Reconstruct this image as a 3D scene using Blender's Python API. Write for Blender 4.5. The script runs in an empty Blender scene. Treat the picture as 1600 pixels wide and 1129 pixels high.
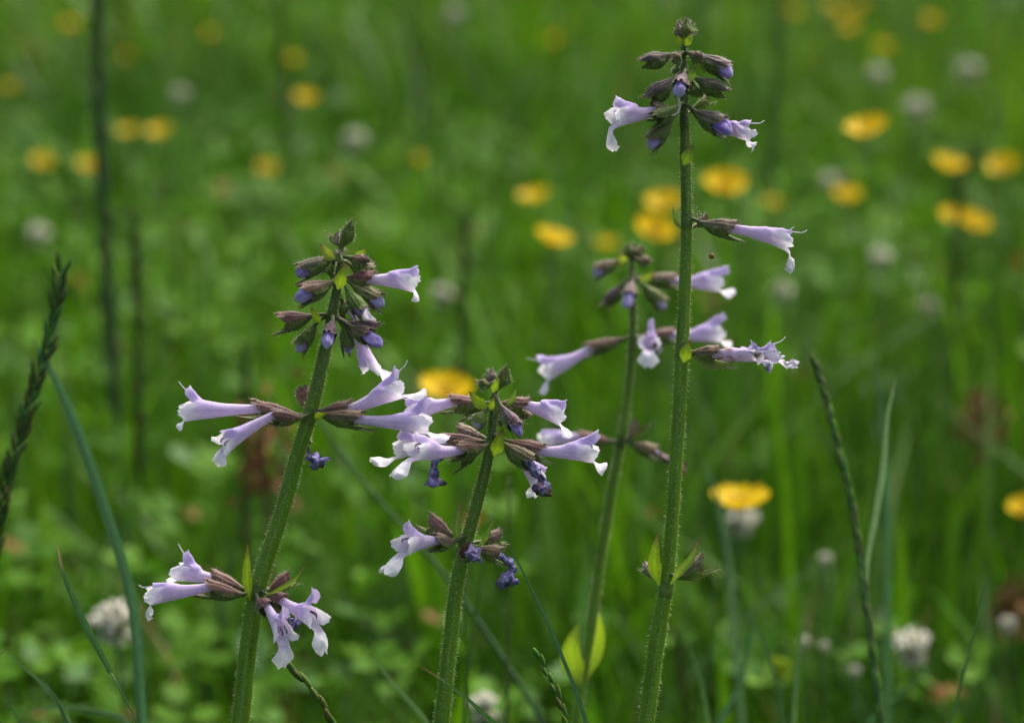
import bpy, math, random
import numpy as np
from mathutils import Vector, noise

random.seed(7)
rng = np.random.default_rng(11)
scene = bpy.context.scene
COL = scene.collection

# ------------------------------------------------------------------ camera
PITCH = math.radians(14.4)
CAMZ = 0.60
FOCUS = 0.80
FPX = 1600 * 100.0 / 36.0
FWD = Vector((0, math.cos(PITCH), -math.sin(PITCH)))
RIGHT = Vector((1, 0, 0))
UP = Vector((0, math.sin(PITCH), math.cos(PITCH)))
CAM = Vector((0, 0, CAMZ))
cd = bpy.data.cameras.new("camera")
cd.lens = 100.0
cd.sensor_width = 36.0
cd.clip_start = 0.02
cd.clip_end = 500.0
cd.dof.use_dof = True
cd.dof.focus_distance = FOCUS
cd.dof.aperture_fstop = 9.5
cam = bpy.data.objects.new("camera", cd)
cam.location = CAM
cam.rotation_euler = (math.radians(90) - PITCH, 0, 0)
COL.objects.link(cam)
scene.camera = cam

# ------------------------------------------------------------------ sky, sun, exposure
SUN_EL, SUN_AZ = math.radians(58), math.radians(35)     # azimuth clockwise from +Y
w = bpy.data.worlds.new("World")
scene.world = w
w.use_nodes = True
wn = w.node_tree.nodes
sky = wn.new("ShaderNodeTexSky")
sky.sky_type = 'NISHITA'
sky.sun_disc = False
sky.sun_elevation = SUN_EL
sky.sun_rotation = SUN_AZ
sky.air_density = 1.0
sky.dust_density = 9.0
sky.ozone_density = 0.0
w.node_tree.links.new(sky.outputs[0], wn["Background"].inputs[0])
wn["Background"].inputs[1].default_value = 0.10
sd = bpy.data.lights.new("sun", 'SUN')
sd.energy = 1.5
sd.angle = math.radians(25)
sd.color = (1.0, 0.96, 0.89)
sun = bpy.data.objects.new("sun", sd)
sdir = Vector((math.sin(SUN_AZ) * math.cos(SUN_EL), math.cos(SUN_AZ) * math.cos(SUN_EL), math.sin(SUN_EL)))
sun.rotation_euler = (-sdir).to_track_quat('-Z', 'Y').to_euler()
sun.location = (1, 1, 3)
COL.objects.link(sun)
vs = scene.view_settings
vs.view_transform = 'Standard'
vs.look = 'None'
vs.gamma = 1.0
vs.exposure = 1.32
cy = scene.cycles
cy.max_bounces = 6
cy.diffuse_bounces = 3
cy.transmission_bounces = 4
cy.glossy_bounces = 2
cy.use_denoising = True


def PX(x, y, d):
    """pixel of the 1600x1129 photograph at depth d along the view axis"""
    return CAM + d * (FWD + RIGHT * ((x - 800.0) / FPX) - UP * ((y - 564.5) / FPX))


def depth_for_height(y, h):
    k = FWD.z - UP.z * (y - 564.5) / FPX
    return (h - CAMZ) / k


# ------------------------------------------------------------------ materials
def leafy(name, rough=0.5, transl=0.3, spec=0.4, scale=900.0, amt=0.25, bump=0.0, streak=None, sheen=0.0):
    m = bpy.data.materials.new(name)
    m.use_nodes = True
    nt = m.node_tree
    n, l = nt.nodes, nt.links
    n.clear()
    out = n.new("ShaderNodeOutputMaterial")
    at = n.new("ShaderNodeAttribute")
    at.attribute_name = "Col"
    tc = n.new("ShaderNodeTexCoord")
    mp = n.new("ShaderNodeMapping")
    if streak:
        mp.inputs['Scale'].default_value = streak
    nz = n.new("ShaderNodeTexNoise")
    nz.inputs['Scale'].default_value = scale
    nz.inputs['Detail'].default_value = 4.0
    l.new(tc.outputs['Object'], mp.inputs['Vector'])
    l.new(mp.outputs['Vector'], nz.inputs['Vector'])
    mr = n.new("ShaderNodeMapRange")
    mr.inputs['From Min'].default_value = 0.25
    mr.inputs['From Max'].default_value = 0.75
    mr.inputs['To Min'].default_value = 1.0 - amt
    mr.inputs['To Max'].default_value = 1.0 + amt
    l.new(nz.outputs['Fac'], mr.inputs['Value'])
    mul = n.new("ShaderNodeVectorMath")
    mul.operation = 'SCALE'
    l.new(at.outputs['Color'], mul.inputs[0])
    l.new(mr.outputs['Result'], mul.inputs['Scale'])
    pr = n.new("ShaderNodeBsdfPrincipled")
    pr.inputs['Roughness'].default_value = rough
    pr.inputs['Specular IOR Level'].default_value = spec
    if sheen:
        pr.inputs['Sheen Weight'].default_value = sheen
        pr.inputs['Sheen Roughness'].default_value = 0.5
    l.new(mul.outputs[0], pr.inputs['Base Color'])
    if bump:
        b = n.new("ShaderNodeBump")
        b.inputs['Strength'].default_value = bump
        b.inputs['Distance'].default_value = 0.0003
        l.new(nz.outputs['Fac'], b.inputs['Height'])
        l.new(b.outputs[0], pr.inputs['Normal'])
    if transl:
        tr = n.new("ShaderNodeBsdfTranslucent")
        l.new(mul.outputs[0], tr.inputs['Color'])
        mx = n.new("ShaderNodeMixShader")
        mx.inputs[0].default_value = transl
        l.new(pr.outputs[0], mx.inputs[1])
        l.new(tr.outputs[0], mx.inputs[2])
        l.new(mx.outputs[0], out.inputs[0])
    else:
        l.new(pr.outputs[0], out.inputs[0])
    return m


M_GRASS = leafy("grass", 0.42, 0.42, 0.28, 60, 0.25)
M_CLOVER = leafy("clover_leaf", 0.6, 0.36, 0.15, 200, 0.3)
M_STEM = leafy("stem_green", 0.5, 0.12, 0.35, 1400, 0.28, 0.35)
M_LEAF = leafy("leaf_green", 0.5, 0.5, 0.35, 900, 0.22, 0.25)
M_CALYX = leafy("calyx", 0.55, 0.16, 0.3, 1300, 0.3, 0.35, sheen=0.15)
M_PETAL = leafy("sage_petal", 0.6, 0.34, 0.2, 700, 0.10, 0.12, sheen=0.1)
M_WITHER = leafy("withered_petal", 0.7, 0.15, 0.2, 1100, 0.45, 0.5)
M_YELLOW = leafy("buttercup_petal", 0.45, 0.35, 0.15, 300, 0.08)
M_WHITE = leafy("clover_floret", 0.6, 0.3, 0.2, 500, 0.1)
M_HAIR = leafy("plant_hair", 0.5, 0.4, 0.3, 500, 0.05)
M_DARK = leafy("anther", 0.5, 0.0, 0.3, 1500, 0.2)
M_BROWN = leafy("dry_plant", 0.8, 0.15, 0.1, 400, 0.35)


def ground_mat():
    m = bpy.data.materials.new("soil_and_thatch")
    m.use_nodes = True
    n, l = m.node_tree.nodes, m.node_tree.links
    pr = n["Principled BSDF"]
    pr.inputs['Roughness'].default_value = 0.95
    pr.inputs['Specular IOR Level'].default_value = 0.1
    tc = n.new("ShaderNodeTexCoord")
    a = n.new("ShaderNodeTexNoise")
    a.inputs['Scale'].default_value = 14
    a.inputs['Detail'].default_value = 8
    b = n.new("ShaderNodeTexNoise")
    b.inputs['Scale'].default_value = 160
    b.inputs['Detail'].default_value = 5
    l.new(tc.outputs['Object'], a.inputs['Vector'])
    l.new(tc.outputs['Object'], b.inputs['Vector'])
    r = n.new("ShaderNodeValToRGB")
    r.color_ramp.elements[0].position = 0.35
    r.color_ramp.elements[0].color = (0.035, 0.05, 0.012, 1)
    r.color_ramp.elements[1].position = 0.65
    r.color_ramp.elements[1].color = (0.04, 0.085, 0.012, 1)
    l.new(a.outputs['Fac'], r.inputs[0])
    mx = n.new("ShaderNodeMix")
    mx.data_type = 'RGBA'
    mx.inputs['B'].default_value = (0.06, 0.045, 0.022, 1)
    cr = n.new("ShaderNodeMapRange")
    cr.inputs['From Min'].default_value = 0.5
    cr.inputs['From Max'].default_value = 0.7
    l.new(b.outputs['Fac'], cr.inputs['Value'])
    l.new(cr.outputs['Result'], mx.inputs['Factor'])
    l.new(r.outputs[0], mx.inputs['A'])
    l.new(mx.outputs['Result'], pr.inputs['Base Color'])
    bp = n.new("ShaderNodeBump")
    bp.inputs['Strength'].default_value = 0.8
    bp.inputs['Distance'].default_value = 0.01
    l.new(b.outputs['Fac'], bp.inputs['Height'])
    l.new(bp.outputs[0], pr.inputs['Normal'])
    return m


M_GROUND = ground_mat()

# ------------------------------------------------------------------ object helpers
WLOC = {}


def wloc(o):
    return WLOC.get(o.name, Vector((0, 0, 0))) if o is not None else Vector((0, 0, 0))


def empty(name, loc, parent=None, label=None, cat=None, group=None):
    o = bpy.data.objects.new(name, None)
    o.empty_display_size = 0.005
    COL.objects.link(o)
    o.location = Vector(loc) - wloc(parent)
    if parent is not None:
        o.parent = parent
    WLOC[o.name] = Vector(loc)
    if label:
        o["label"] = label
    if cat:
        o["category"] = cat
    if group:
        o["group"] = group
    return o


class MB:
    """collects vertices (world), faces and vertex colours of one mesh"""

    def __init__(s):
        s.v, s.f, s.c = [], [], []

    def add(s, vs_, fs_, cs_):
        k = len(s.v)
        s.v += vs_
        s.c += cs_
        s.f += [tuple(i + k for i in f) for f in fs_]

    def mesh(s, name, mat, origin=Vector((0, 0, 0)), smooth=True):
        me = bpy.data.meshes.new(name)
        me.from_pydata([tuple(Vector(p) - origin) for p in s.v], [], s.f)
        at = me.attributes.new("Col", 'FLOAT_COLOR', 'POINT')
        at.data.foreach_set("color", np.array([(c[0], c[1], c[2], 1.0) for c in s.c], dtype=np.float32).ravel())
        if smooth:
            me.polygons.foreach_set("use_smooth", [True] * len(me.polygons))
        me.materials.append(mat)
        me.update()
        return me

    def build(s, name, mat, parent=None, loc=None, smooth=True):
        base = wloc(parent) if loc is None else Vector(loc)
        me = s.mesh(name, mat, base, smooth)
        o = bpy.data.objects.new(name, me)
        COL.objects.link(o)
        if parent is not None:
            o.parent = parent
            o.location = base - wloc(parent)
        else:
            o.location = base
        WLOC[o.name] = base
        return o


def lerp(a, b, t):
    return a + (b - a) * t


def lc(a, b, t):
    t = max(0.0, min(1.0, t))
    return tuple(a[i] + (b[i] - a[i]) * t for i in range(3))


def sm(a, b, x):
    t = max(0.0, min(1.0, (x - a) / (b - a)))
    return t * t * (3 - 2 * t)


def perp(v, hint):
    v = v.normalized()
    p = hint - v * hint.dot(v)
    if p.length < 1e-5:
        p = Vector((1, 0, 0)) - v * v.x
        if p.length < 1e-5:
            p = Vector((0, 1, 0))
    return p.normalized()


def spline(pts, n):
    """Catmull-Rom through points, n samples"""
    pts = [Vector(p) for p in pts]
    if len(pts) == 2:
        return [pts[0].lerp(pts[1], i / (n - 1)) for i in range(n)]
    L = [0.0]
    for a, b in zip(pts, pts[1:]):
        L.append(L[-1] + (b - a).length)
    out = []
    for i in range(n):
        s = L[-1] * i / (n - 1)
        k = 0
        while k < len(pts) - 2 and s > L[k + 1]:
            k += 1
        t = (s - L[k]) / max(1e-9, L[k + 1] - L[k])
        p1, p2 = pts[k], pts[k + 1]
        h = max(1e-9, L[k + 1] - L[k])
        m1 = (p2 - pts[k - 1]) * (h / (L[k + 1] - L[k - 1])) if k > 0 else p2 - p1
        m2 = (pts[k + 2] - p1) * (h / (L[k + 2] - L[k])) if k + 2 < len(pts) else p2 - p1
        t2, t3 = t * t, t * t * t
        out.append(p1 * (2 * t3 - 3 * t2 + 1) + m1 * (t3 - 2 * t2 + t) + p2 * (3 * t2 - 2 * t3) + m2 * (t3 - t2))
    return out


def tube(path, rad, colf, seg=8, shape=None, hint=Vector((1, 0, 0.1)), capend=True, disp=None):
    """sweep; rad and colf take t in 0..1 (colf also angle)"""
    n = len(path)
    V, Fc, Cc = [], [], []
    x = None
    for i, p in enumerate(path):
        d = (path[min(i + 1, n - 1)] - path[max(i - 1, 0)])
        d = d.normalized() if d.length > 1e-9 else Vector((0, 0, 1))
        x = perp(d, x if x is not None else hint)
        y = d.cross(x)
        t = i / (n - 1)
        r = rad(t)
        for j in range(seg):
            a = 2 * math.pi * j / seg
            k = shape(a) if shape else 1.0
            q = p + (x * math.cos(a) + y * math.sin(a)) * r * k
            if disp:
                q = q + disp(q, t)
            V.append(q)
            Cc.append(colf(t, a))
    for i in range(n - 1):
        for j in range(seg):
            j2 = (j + 1) % seg
            Fc.append((i * seg + j, i * seg + j2, (i + 1) * seg + j2, (i + 1) * seg + j))
    if capend:
        for e, c in ((0, path[0]), (n - 1, path[-1])):
            k = len(V)
            V.append(c.copy())
            Cc.append(colf(0 if e == 0 else 1, 0))
            for j in range(seg):
                j2 = (j + 1) % seg
                Fc.append((e * seg + j2, e * seg + j, k) if e == 0 else (e * seg + j, e * seg + j2, k))
    return V, Fc, Cc


def hair(mb, p, d, ln, r=0.000028, col=(0.55, 0.58, 0.45)):
    d = d.normalized()
    x = perp(d, Vector((0.3, 0.5, 0.8)))
    y = d.cross(x)
    b = Vector((random.uniform(-1, 1), random.uniform(-1, 1), random.uniform(-1.4, 0.4))) * ln * 0.18
    k = [p + x * r, p - x * r * .5 + y * r * .87, p - x * r * .5 - y * r * .87]
    m = p + d * ln * .55
    k2 = [m + x * r * .7, m - x * r * .35 + y * r * .6, m - x * r * .35 - y * r * .6]
    tip = p + d * ln + b
    mb.add(k + k2 + [tip], [(0, 1, 4, 3), (1, 2, 5, 4), (2, 0, 3, 5), (3, 4, 6), (4, 5, 6), (5, 3, 6)], [col] * 7)


# ------------------------------------------------------------------ plant organs
def calyx_mesh(P0, P1, up, R=0.0023, green=0.3, seed=0, open_=1.0, purple=(0.150, 0.062, 0.066)):
    """two-lipped ribbed bell: purple upper lip, green lower lip with two long teeth"""
    ax = P1 - P0
    L = ax.length
    ax.normalize()
    y = perp(ax, up)
    x = ax.cross(y)
    NC, NU = 52, 15
    V, Fc, Cc, H = [], [], [], []
    gtop = (0.085, 0.160, 0.020)
    glow = (0.085, 0.175, 0.014)
    tipc = (0.10, 0.05, 0.03)
    for i in range(NU):
        u = i / (NU - 1)
        for j in range(NC):
            a = 2 * math.pi * j / NC
            deg = math.degrees(a)
            upw = sm(-0.25, 0.35, math.sin(a))
            lim = 0.97
            for c_, h_, w_ in ((48, .15, 15), (90, .17, 15), (132, .15, 15)):
                lim = max(lim, 0.96 + h_ * max(0, 1 - abs(deg - c_) / w_))
            low = 0.86
            tl = lerp(.16, .50, min(1, open_))
            for c_ in (242, 298):
                low = max(low, 0.86 + tl * max(0, 1 - abs(deg - c_) / 24) ** 1.25)
            side = 1 - 0.13 * math.exp(-((math.sin(a) + 0.12) / 0.22) ** 2)
            Lr = L * lerp(low, lim, upw) * side
            r = lerp(0.00055, R, sm(-0.05, 0.75, u) * 0.95 + 0.05 * u)
            r *= 1 + (0.05 - .03 * upw) * math.cos(13 * a) * sm(0.1, 0.4, u)
            flare = (1 - upw) * 0.00055 * sm(0.75, 1.0, u) * open_ + upw * 0.00025 * sm(0.85, 1.0, u) * open_
            if open_ < .5:
                r *= 1 - lerp(.72, .25, open_ * 2) * sm(.50, 1.0, u)
            squash = 0.90
            q = P0 + ax * (Lr * u) + x * math.cos(a) * (r * squash + flare * .4) + y * math.sin(a) * (r * 1.02 + flare)
            q = q - y * (0.0007 * math.sin(math.pi * min(1, u * 1.1)) * (1 - upw))
            nv = noise.noise(q * 700 + Vector((seed, 0, 0)))
            q = q + (q - P0 - ax * (Lr * u)) * (0.10 * nv)
            V.append(q)
            c = lc(lc(purple, gtop, green), lc(glow, purple, 0.15 * (1 - green)), 1 - upw)
            rib = max(0, math.cos(13 * a))
            c = lc(c, (0.17, 0.14, 0.07), (0.28 - .12 * upw) * rib * rib)
            c = lc(c, (0.11, 0.16, 0.04), 0.7 * (1 - sm(0.0, 0.25, u)))
            c = lc(c, tipc, sm(0.86, 1.0, u) * 0.8)
            c = lc(c, (0.30, 0.27, 0.2), 0.35 * sm(0.95, 1.0, u) * upw)
            c = tuple(k * (1 + 0.35 * nv) for k in c)
            Cc.append(c)
            if i in (5, 7, 9, 11, 13, 14) and random.random() < 0.24:
                H.append((q, (q - P0 - ax * (Lr * u)) + ax * 0.0006))
    for i in range(NU - 1):
        for j in range(NC):
            j2 = (j + 1) % NC
            Fc.append((i * NC + j, i * NC + j2, (i + 1) * NC + j2, (i + 1) * NC + j))
    return V, Fc, Cc, H


C_TUBE = (0.67, 0.55, 0.80)
C_HOOD = (0.54, 0.45, 0.78)
C_LIP = (0.84, 0.84, 0.90)
C_DEEP = (0.40, 0.25, 0.62)


def corolla_mesh(A, B, up, ul, ua, ll, la, r0=0.00115, r1=0.0029, lat=0.0042, lata=18, crumple=0.0, seed=0, tint=0.0, lipw=1.0):
    """two-lipped tube flower: hooded upper lip, two side lobes, broad notched lower lip"""
    ax = B - A
    L = ax.length
    ax.normalize()
    y = perp(ax, up)
    x = y.cross(ax)
    segs = [(52, 128, 8, 'u'), (128, 222, 7, 'l'), (222, 318, 12, 'd'), (318, 412, 7, 'l')]
    ang = []
    for a0, a1, n, k in segs:
        ang += [a0 + (a1 - a0) * i / n for i in range(n)]
    NC = len(ang)
    NU = 16
    V, Fc, Cc = [], [], []
    S = Vector((seed * 1.37, seed * .71, 0))
    bend = y * random.uniform(-0.0004, 0.0006)
    for i in range(NU):
        u = i / (NU - 1)
        for dg in ang:
            a = math.radians(dg)
            r = r0 + (r1 - r0) * (0.25 * u + 0.75 * u ** 2.2)
            ry = r * (1.06 if math.sin(a) > 0 else 1.0 + 0.12 * math.sin(math.pi * u))
            rx = r * 0.86
            sl = (-0.0034 if math.sin(a) > 0 else -0.0020) * math.sin(a) * sm(0.45, 1, u)
            q = A + ax * (L * u + sl) + x * math.cos(a) * rx + y * math.sin(a) * ry + bend * math.sin(math.pi * u)
            nv = noise.noise(q * 450 + S)
            q = q + (q - A - ax * (L * u)) * (0.04 + crumple * 0.35) * nv
            V.append(q)
            st = noise.noise(Vector((dg * 0.09, u * 1.5, seed)))
            c = lc(C_TUBE, (0.74, 0.66, 0.82), 0.45 + 1.3 * st)
            c = lc(c, C_HOOD, sm(0.2, 1.0, math.sin(a)) * sm(.3, 1, u) * 0.8)
            c = lc(c, C_LIP, sm(-0.2, 0.5, -math.sin(a) + .1) * sm(.72, 1, u) * 0.5)
            c = lc(c, C_DEEP, 0.75 * max(0, noise.noise(Vector((dg * 0.22, u * 2.2, seed + 9)))) + tint * .6)
            if crumple > 0.05:
                c = lc(c, (0.22, 0.13, 0.07), crumple * max(0, noise.noise(q * 500 + S) * 2.0))
            Cc.append(c)
    for i in range(NU - 1):
        for j in range(NC):
            j2 = (j + 1) % NC
            Fc.append((i * NC + j, i * NC + j2, (i + 1) * NC + j2, (i + 1) * NC + j))
    base = (NU - 1) * NC
    start = 0
    NS = 10
    for a0, a1, n, kind in segs:
        ids = [base + (start + k) % NC for k in range(n + 1)]
        start += n
        ac = math.radians((a0 + a1) / 2)
        Rc = x * math.cos(ac) + y * math.sin(ac)
        T = -x * math.sin(ac) + y * math.cos(ac)
        Q0 = (V[ids[n // 2]] + V[ids[(n + 1) // 2]]) * 0.5
        ring = [V[k] for k in ids]
        mt = max(abs((q - Q0).dot(T)) for q in ring)
        Ln = {'u': ul, 'l': lat, 'd': ll}[kind]
        chord = {'u': ua, 'l': math.radians(lata), 'd': la}[kind]
        rr = random.Random(seed * 31 + a0)

        def cen(s):
            K = 10
            p = Q0.copy()
            for k in range(K):
                m = s * (k + .5) / K
                if kind == 'u':
                    th = chord * (0.85 + 0.3 * m)
                elif kind == 'd':
                    th = chord * (0.25 + 1.5 * m)
                else:
                    th = chord * (0.2 + 1.6 * m)
                p = p + (ax * math.cos(th) + Rc * math.sin(th)) * (Ln * s / K)
            if kind == 'u':
                th = chord * (0.85 + 0.3 * s)
            elif kind == 'd':
                th = chord * (0.25 + 1.5 * s)
            else:
                th = chord * (0.2 + 1.6 * s)
            return p, -ax * math.sin(th) + Rc * math.cos(th), ax * math.cos(th) + Rc * math.sin(th)

        rows = [ids]
        for si in range(1, NS + 1):
            s = si / NS
            row = []
            for k, q0 in enumerate(ring):
                o = q0 - Q0
                oT, oR, oA = o.dot(T), o.dot(Rc), o.dot(ax)
                t = oT / mt
                if kind == 'u':
                    lf = 1 - 0.10 * t * t + 0.05 * math.cos(t * 7)
                    wv = lerp(1.0, 0.72, sm(0, .5, s)) * (1 - 0.15 * sm(.8, 1, s))
                    cv = 1.0
                elif kind == 'd':
                    lf = 0.80 + 0.20 * math.cos((abs(t) - 0.52) * 3.0)
                    wv = (1 - 0.14 * math.sin(math.pi * min(1, s / .4))) if s < .4 else 1.0
                    wv *= lerp(1.0, 1.55, sm(.2, .65, s)) * (1 - 0.36 * sm(.72, 1.0, s) ** 1.5) * lerp(1, lipw, s)
                    cv = 1 - 1.6 * s
                else:
                    lf = 1 - 0.20 * abs(t) ** 3 + 0.05 * math.sin(t * 6 + seed)
                    wv = 1.0 + 0.05 * math.sin(math.pi * s) - 0.40 * sm(.55, 1, s)
                    cv = 1 - 0.5 * s
                p, N, D = cen(s * lf)
                if kind == 'u':
                    p = p - N * (.0020 * abs(t) ** 1.5 * sm(0, .3, s) * (1 - .3 * sm(.75, 1, s)))
                elif kind == 'd':
                    p = p + N * (.0016 * abs(t) ** 1.7 * sm(.15, .7, s))
                q = p + T * oT * wv + N * oR * cv + D * oA * (1 - s) * .9
                nz_ = noise.noise(q * 420 + S)
                q = q + N * nz_ * 0.0011 * s + T * noise.noise(q * 300 + S * 2) * 0.0004 * s + N * (math.sin(t * 13 + seed) * .00022 * sm(.5, 1, s))
                if crumple:
                    q = q + Vector((noise.noise(q * 600 + S), noise.noise(q * 600 + S + Vector((7, 0, 0))),
                                    noise.noise(q * 600 + S + Vector((0, 9, 0))))) * 0.0022 * crumple * sm(0, .5, s)
                row.append(len(V))
                V.append(q)
                st = noise.noise(Vector((t * 3.5, s, seed + a0)))
                if kind == 'u':
                    c = lc(lc(C_HOOD, C_TUBE, 0.4 * s + .4 * st), C_LIP, 0.25 * sm(.7, 1, s))
                elif kind == 'd':
                    c = lc(C_TUBE, C_LIP, sm(0, .35, s))
                    c = lc(c, C_DEEP, 0.5 * (1 - sm(0.1, .5, s)) * max(0, .3 + st))
                else:
                    c = lc(C_TUBE, C_LIP, sm(-.2, .5, s))
                if crumple > 0.05:
                    c = lc(c, (0.32, 0.31, 0.55), min(.8, crumple * (0.5 + nz_)))
                    c = lc(c, (0.15, 0.09, 0.06), crumple * max(0, 1.6 * noise.noise(q * 380 + S)))
                Cc.append(c)
            rows.append(row)
        for r_ in range(NS):
            for k in range(n):
                Fc.append((rows[r_][k], rows[r_][k + 1], rows[r_ + 1][k + 1], rows[r_ + 1][k]))
    return V, Fc, Cc, ax, y, x


def leaf_mesh(pts, width, up, cols, fold=0.25, n=10, m=6, prof=0.42, seed=0):
    """pointed leaf along a spline; cols = (base, mid, tip)"""
    path = spline(pts, n)
    V, Fc, Cc = [], [], []
    for i, p in enumerate(path):
        t = i / (n - 1)
        d = (path[min(i + 1, n - 1)] - path[max(i - 1, 0)]).normalized()
        N = perp(d, up)
        s = d.cross(N)
        ww = width * (sm(0, prof, t) * .8 + .2) * (1 - t ** 2.2) if t < 1 else 0.0
        ww = max(ww, width * 0.015)
        for j in range(m + 1):
            k = j / m * 2 - 1
            nv = noise.noise(p * 300 + Vector((seed, k, 0)))
            V.append(p + s * (k * ww * .5) + N * ((abs(k) ** 1.3) * ww * .5 * fold + 0.06 * ww * nv))
            c = lc(lc(cols[0], cols[1], t * 2.5), cols[2], sm(.62, 1, t))
            c = lc(c, tuple(q * 1.5 for q in c), 0.5 * (1 - min(1, abs(k) * 4)))
            c = lc(c, cols[2], 0.25 * sm(.8, 1, abs(k)))
            Cc.append(c)
    w_ = m + 1
    for i in range(n - 1):
        for j in range(m):
            Fc.append((i * w_ + j, i * w_ + j + 1, (i + 1) * w_ + j + 1, (i + 1) * w_ + j))
    return V, Fc, Cc


class Sage:
    def __init__(s, d0, pts, label, lean=0.022e-3):
        """pts: (x, y, stem width in px) from the bottom up"""
        s.d0, s.lean = d0, lean
        P = [s.p(x, y) for x, y, w_ in pts]
        R = [w_ * s.d0 / FPX / 2 for x, y, w_ in pts]
        g = P[0] + (P[0] - P[1]).normalized() * 0.06
        foot = Vector((P[0].x + (P[0] - P[1]).normalized().x * 0.09, P[0].y - 0.01, 0.0))
        mid = g.lerp(foot, 0.5) + Vector(((g.x - foot.x) * .25, 0, 0))
        s.root = empty("sage_plant", foot, None, label, "sage", "sage plants in flower")
        allp = [foot - Vector((0, 0, .004)), mid, g] + P
        allr = [R[0] * 1.15, R[0] * 1.1, R[0] * 1.05] + R
        n = 110
        path = spline(allp, n)
        Ls = [0.0]
        for a, b in zip(allp, allp[1:]):
            Ls.append(Ls[-1] + (b - a).length)

        def rad(t):
            return float(np.interp(t * Ls[-1], Ls, allr))
        s.rad, s.path = rad, path
        mb = MB()
        shape = lambda a: 1.0 + 0.12 * math.cos(4 * a) + 0.05 * math.cos(8 * a)

        def col(t, a):
            c = lc((0.135, 0.300, 0.008), (0.100, 0.225, 0.015), t)
            c = lc(c, (0.20, 0.29, 0.05), 0.75 * max(0, math.cos(4 * a)) ** 3)
            c = lc(c, (0.05, 0.055, 0.04), 0.6 * sm(.86, 1, t))
            k = 1 + 0.35 * noise.noise(Vector((a * 2, t * 40, d0 * 100 + pts[0][0])))
            return tuple(q * k for q in c)
        mb.add(*tube(path, rad, col, 20, shape, capend=True))
        s.stem = mb.build("stem", M_STEM, s.root)
        hb = MB()
        for k in range(3600):
            t = random.random() ** 0.75
            if t < .32:
                continue
            i = min(n - 2, int(t * (n - 1)))
            f = t * (n - 1) - i
            p = path[i].lerp(path[i + 1], f)
            d = (path[i + 1] - path[i]).normalized()
            x = perp(d, Vector((1, 0, .1)))
            y = d.cross(x)
            a = random.choice((0, 1, 2, 3)) * math.pi / 2 + random.gauss(0, .25)
            o = x * math.cos(a) + y * math.sin(a)
            hair(hb, p + o * rad(t) * shape(a) * .98, o + d * random.uniform(-.7, .2) + x * random.uniform(-.3, .3),
                 random.uniform(.0005, .0013), 0.00004, (0.62, 0.68, 0.42))
        h = hb.build("stem_hairs", M_HAIR, s.root)
        h["kind"] = "stuff"
        s.k = 0

    def p(s, x, y, dz=0.0):
        return PX(x, y, s.d0 + s.lean * (y - 564.5) - dz * 0.001)

    def near_stem(s, P):
        return min(s.path, key=lambda q: (q - P).length)

    def node(s, x, y, r=8.5, col=(0.15, 0.24, 0.03)):
        c = s.near_stem(s.p(x, y))
        i = s.path.index(c)
        d = (s.path[min(i + 1, len(s.path) - 1)] - s.path[i - 1]).normalized()
        R = s.rad(i / (len(s.path) - 1))
        mb = MB()
        path = [c + d * k * 0.0004 for k in range(-6, 7)]
        mb.add(*tube(path, lambda t: R * (1.03 + 0.13 * math.sin(math.pi * t)), lambda t, a: lc(col, (0.06, .12, .02), abs(t - .5) * 1.6), 16,
                     lambda a: 1 + 0.09 * math.cos(4 * a), capend=False))
        mb.build("node", M_STEM, s.root)

    def pedicel(s, fe, P0, ax, col=(0.10, 0.12, 0.05)):
        n0 = s.near_stem(P0 - ax * 0.002)
        if (n0 - P0).length < 0.0012:
            return
        m = (n0 + P0) * .5 + Vector((0, 0, 0.0006)) - ax * 0.0004
        mb = MB()
        mb.add(*tube(spline([n0, m, P0 + ax * 0.0006], 8), lambda t: 0.00050 + .0001 * t, lambda t, a: col, 8))
        mb.build("pedicel", M_STEM, fe)

    def flower(s, p0, p1, p2=None, up=None, low=None, dz=(0, 0, 0), kind='open', green=0.25, R=0.0023, roll=0,
               ul=None, ua=None, ll=None, la=None, crumple=0.0, budlen=0.0035, style=False, open_=1.0, lat=0.0042, lata=18,
               r1=0.0029, tint=0.0, pts=None, lipw=1.0, anth=True, purple=None, ped=True, budcol=None, wk=None):
        s.k += 1
        sd_ = s.k + s.d0 * 50
        P0, P1 = s.p(p0[0], p0[1], dz[0]), s.p(p1[0], p1[1], dz[1])
        ax = (P1 - P0).normalized()
        upv = Vector((0, 0, 1)) + UP * .3
        if roll:
            from mathutils import Quaternion
            upv = Quaternion(ax, math.radians(roll)) @ perp(ax, upv)
        fe = empty("flower_bud" if kind == 'bud' else ("empty_calyx" if kind == 'empty' else "flower"), P0, s.root)
        mb = MB()
        kw = {} if purple is None else {'purple': purple}
        V, Fc, Cc, H = calyx_mesh(P0, P1, upv, R, green, sd_, open_, **kw)
        mb.add(V, Fc, Cc)
        mb.build("calyx", M_CALYX, fe)
        hb = MB()
        for q, d in H:
            hair(hb, q, d, random.uniform(.0005, .0013), 0.000034, (0.6, 0.6, 0.5))
        if H:
            h = hb.build("calyx_hairs", M_HAIR, fe)
            h["kind"] = "stuff"
        if ped:
            s.pedicel(fe, P0, ax)
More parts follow.
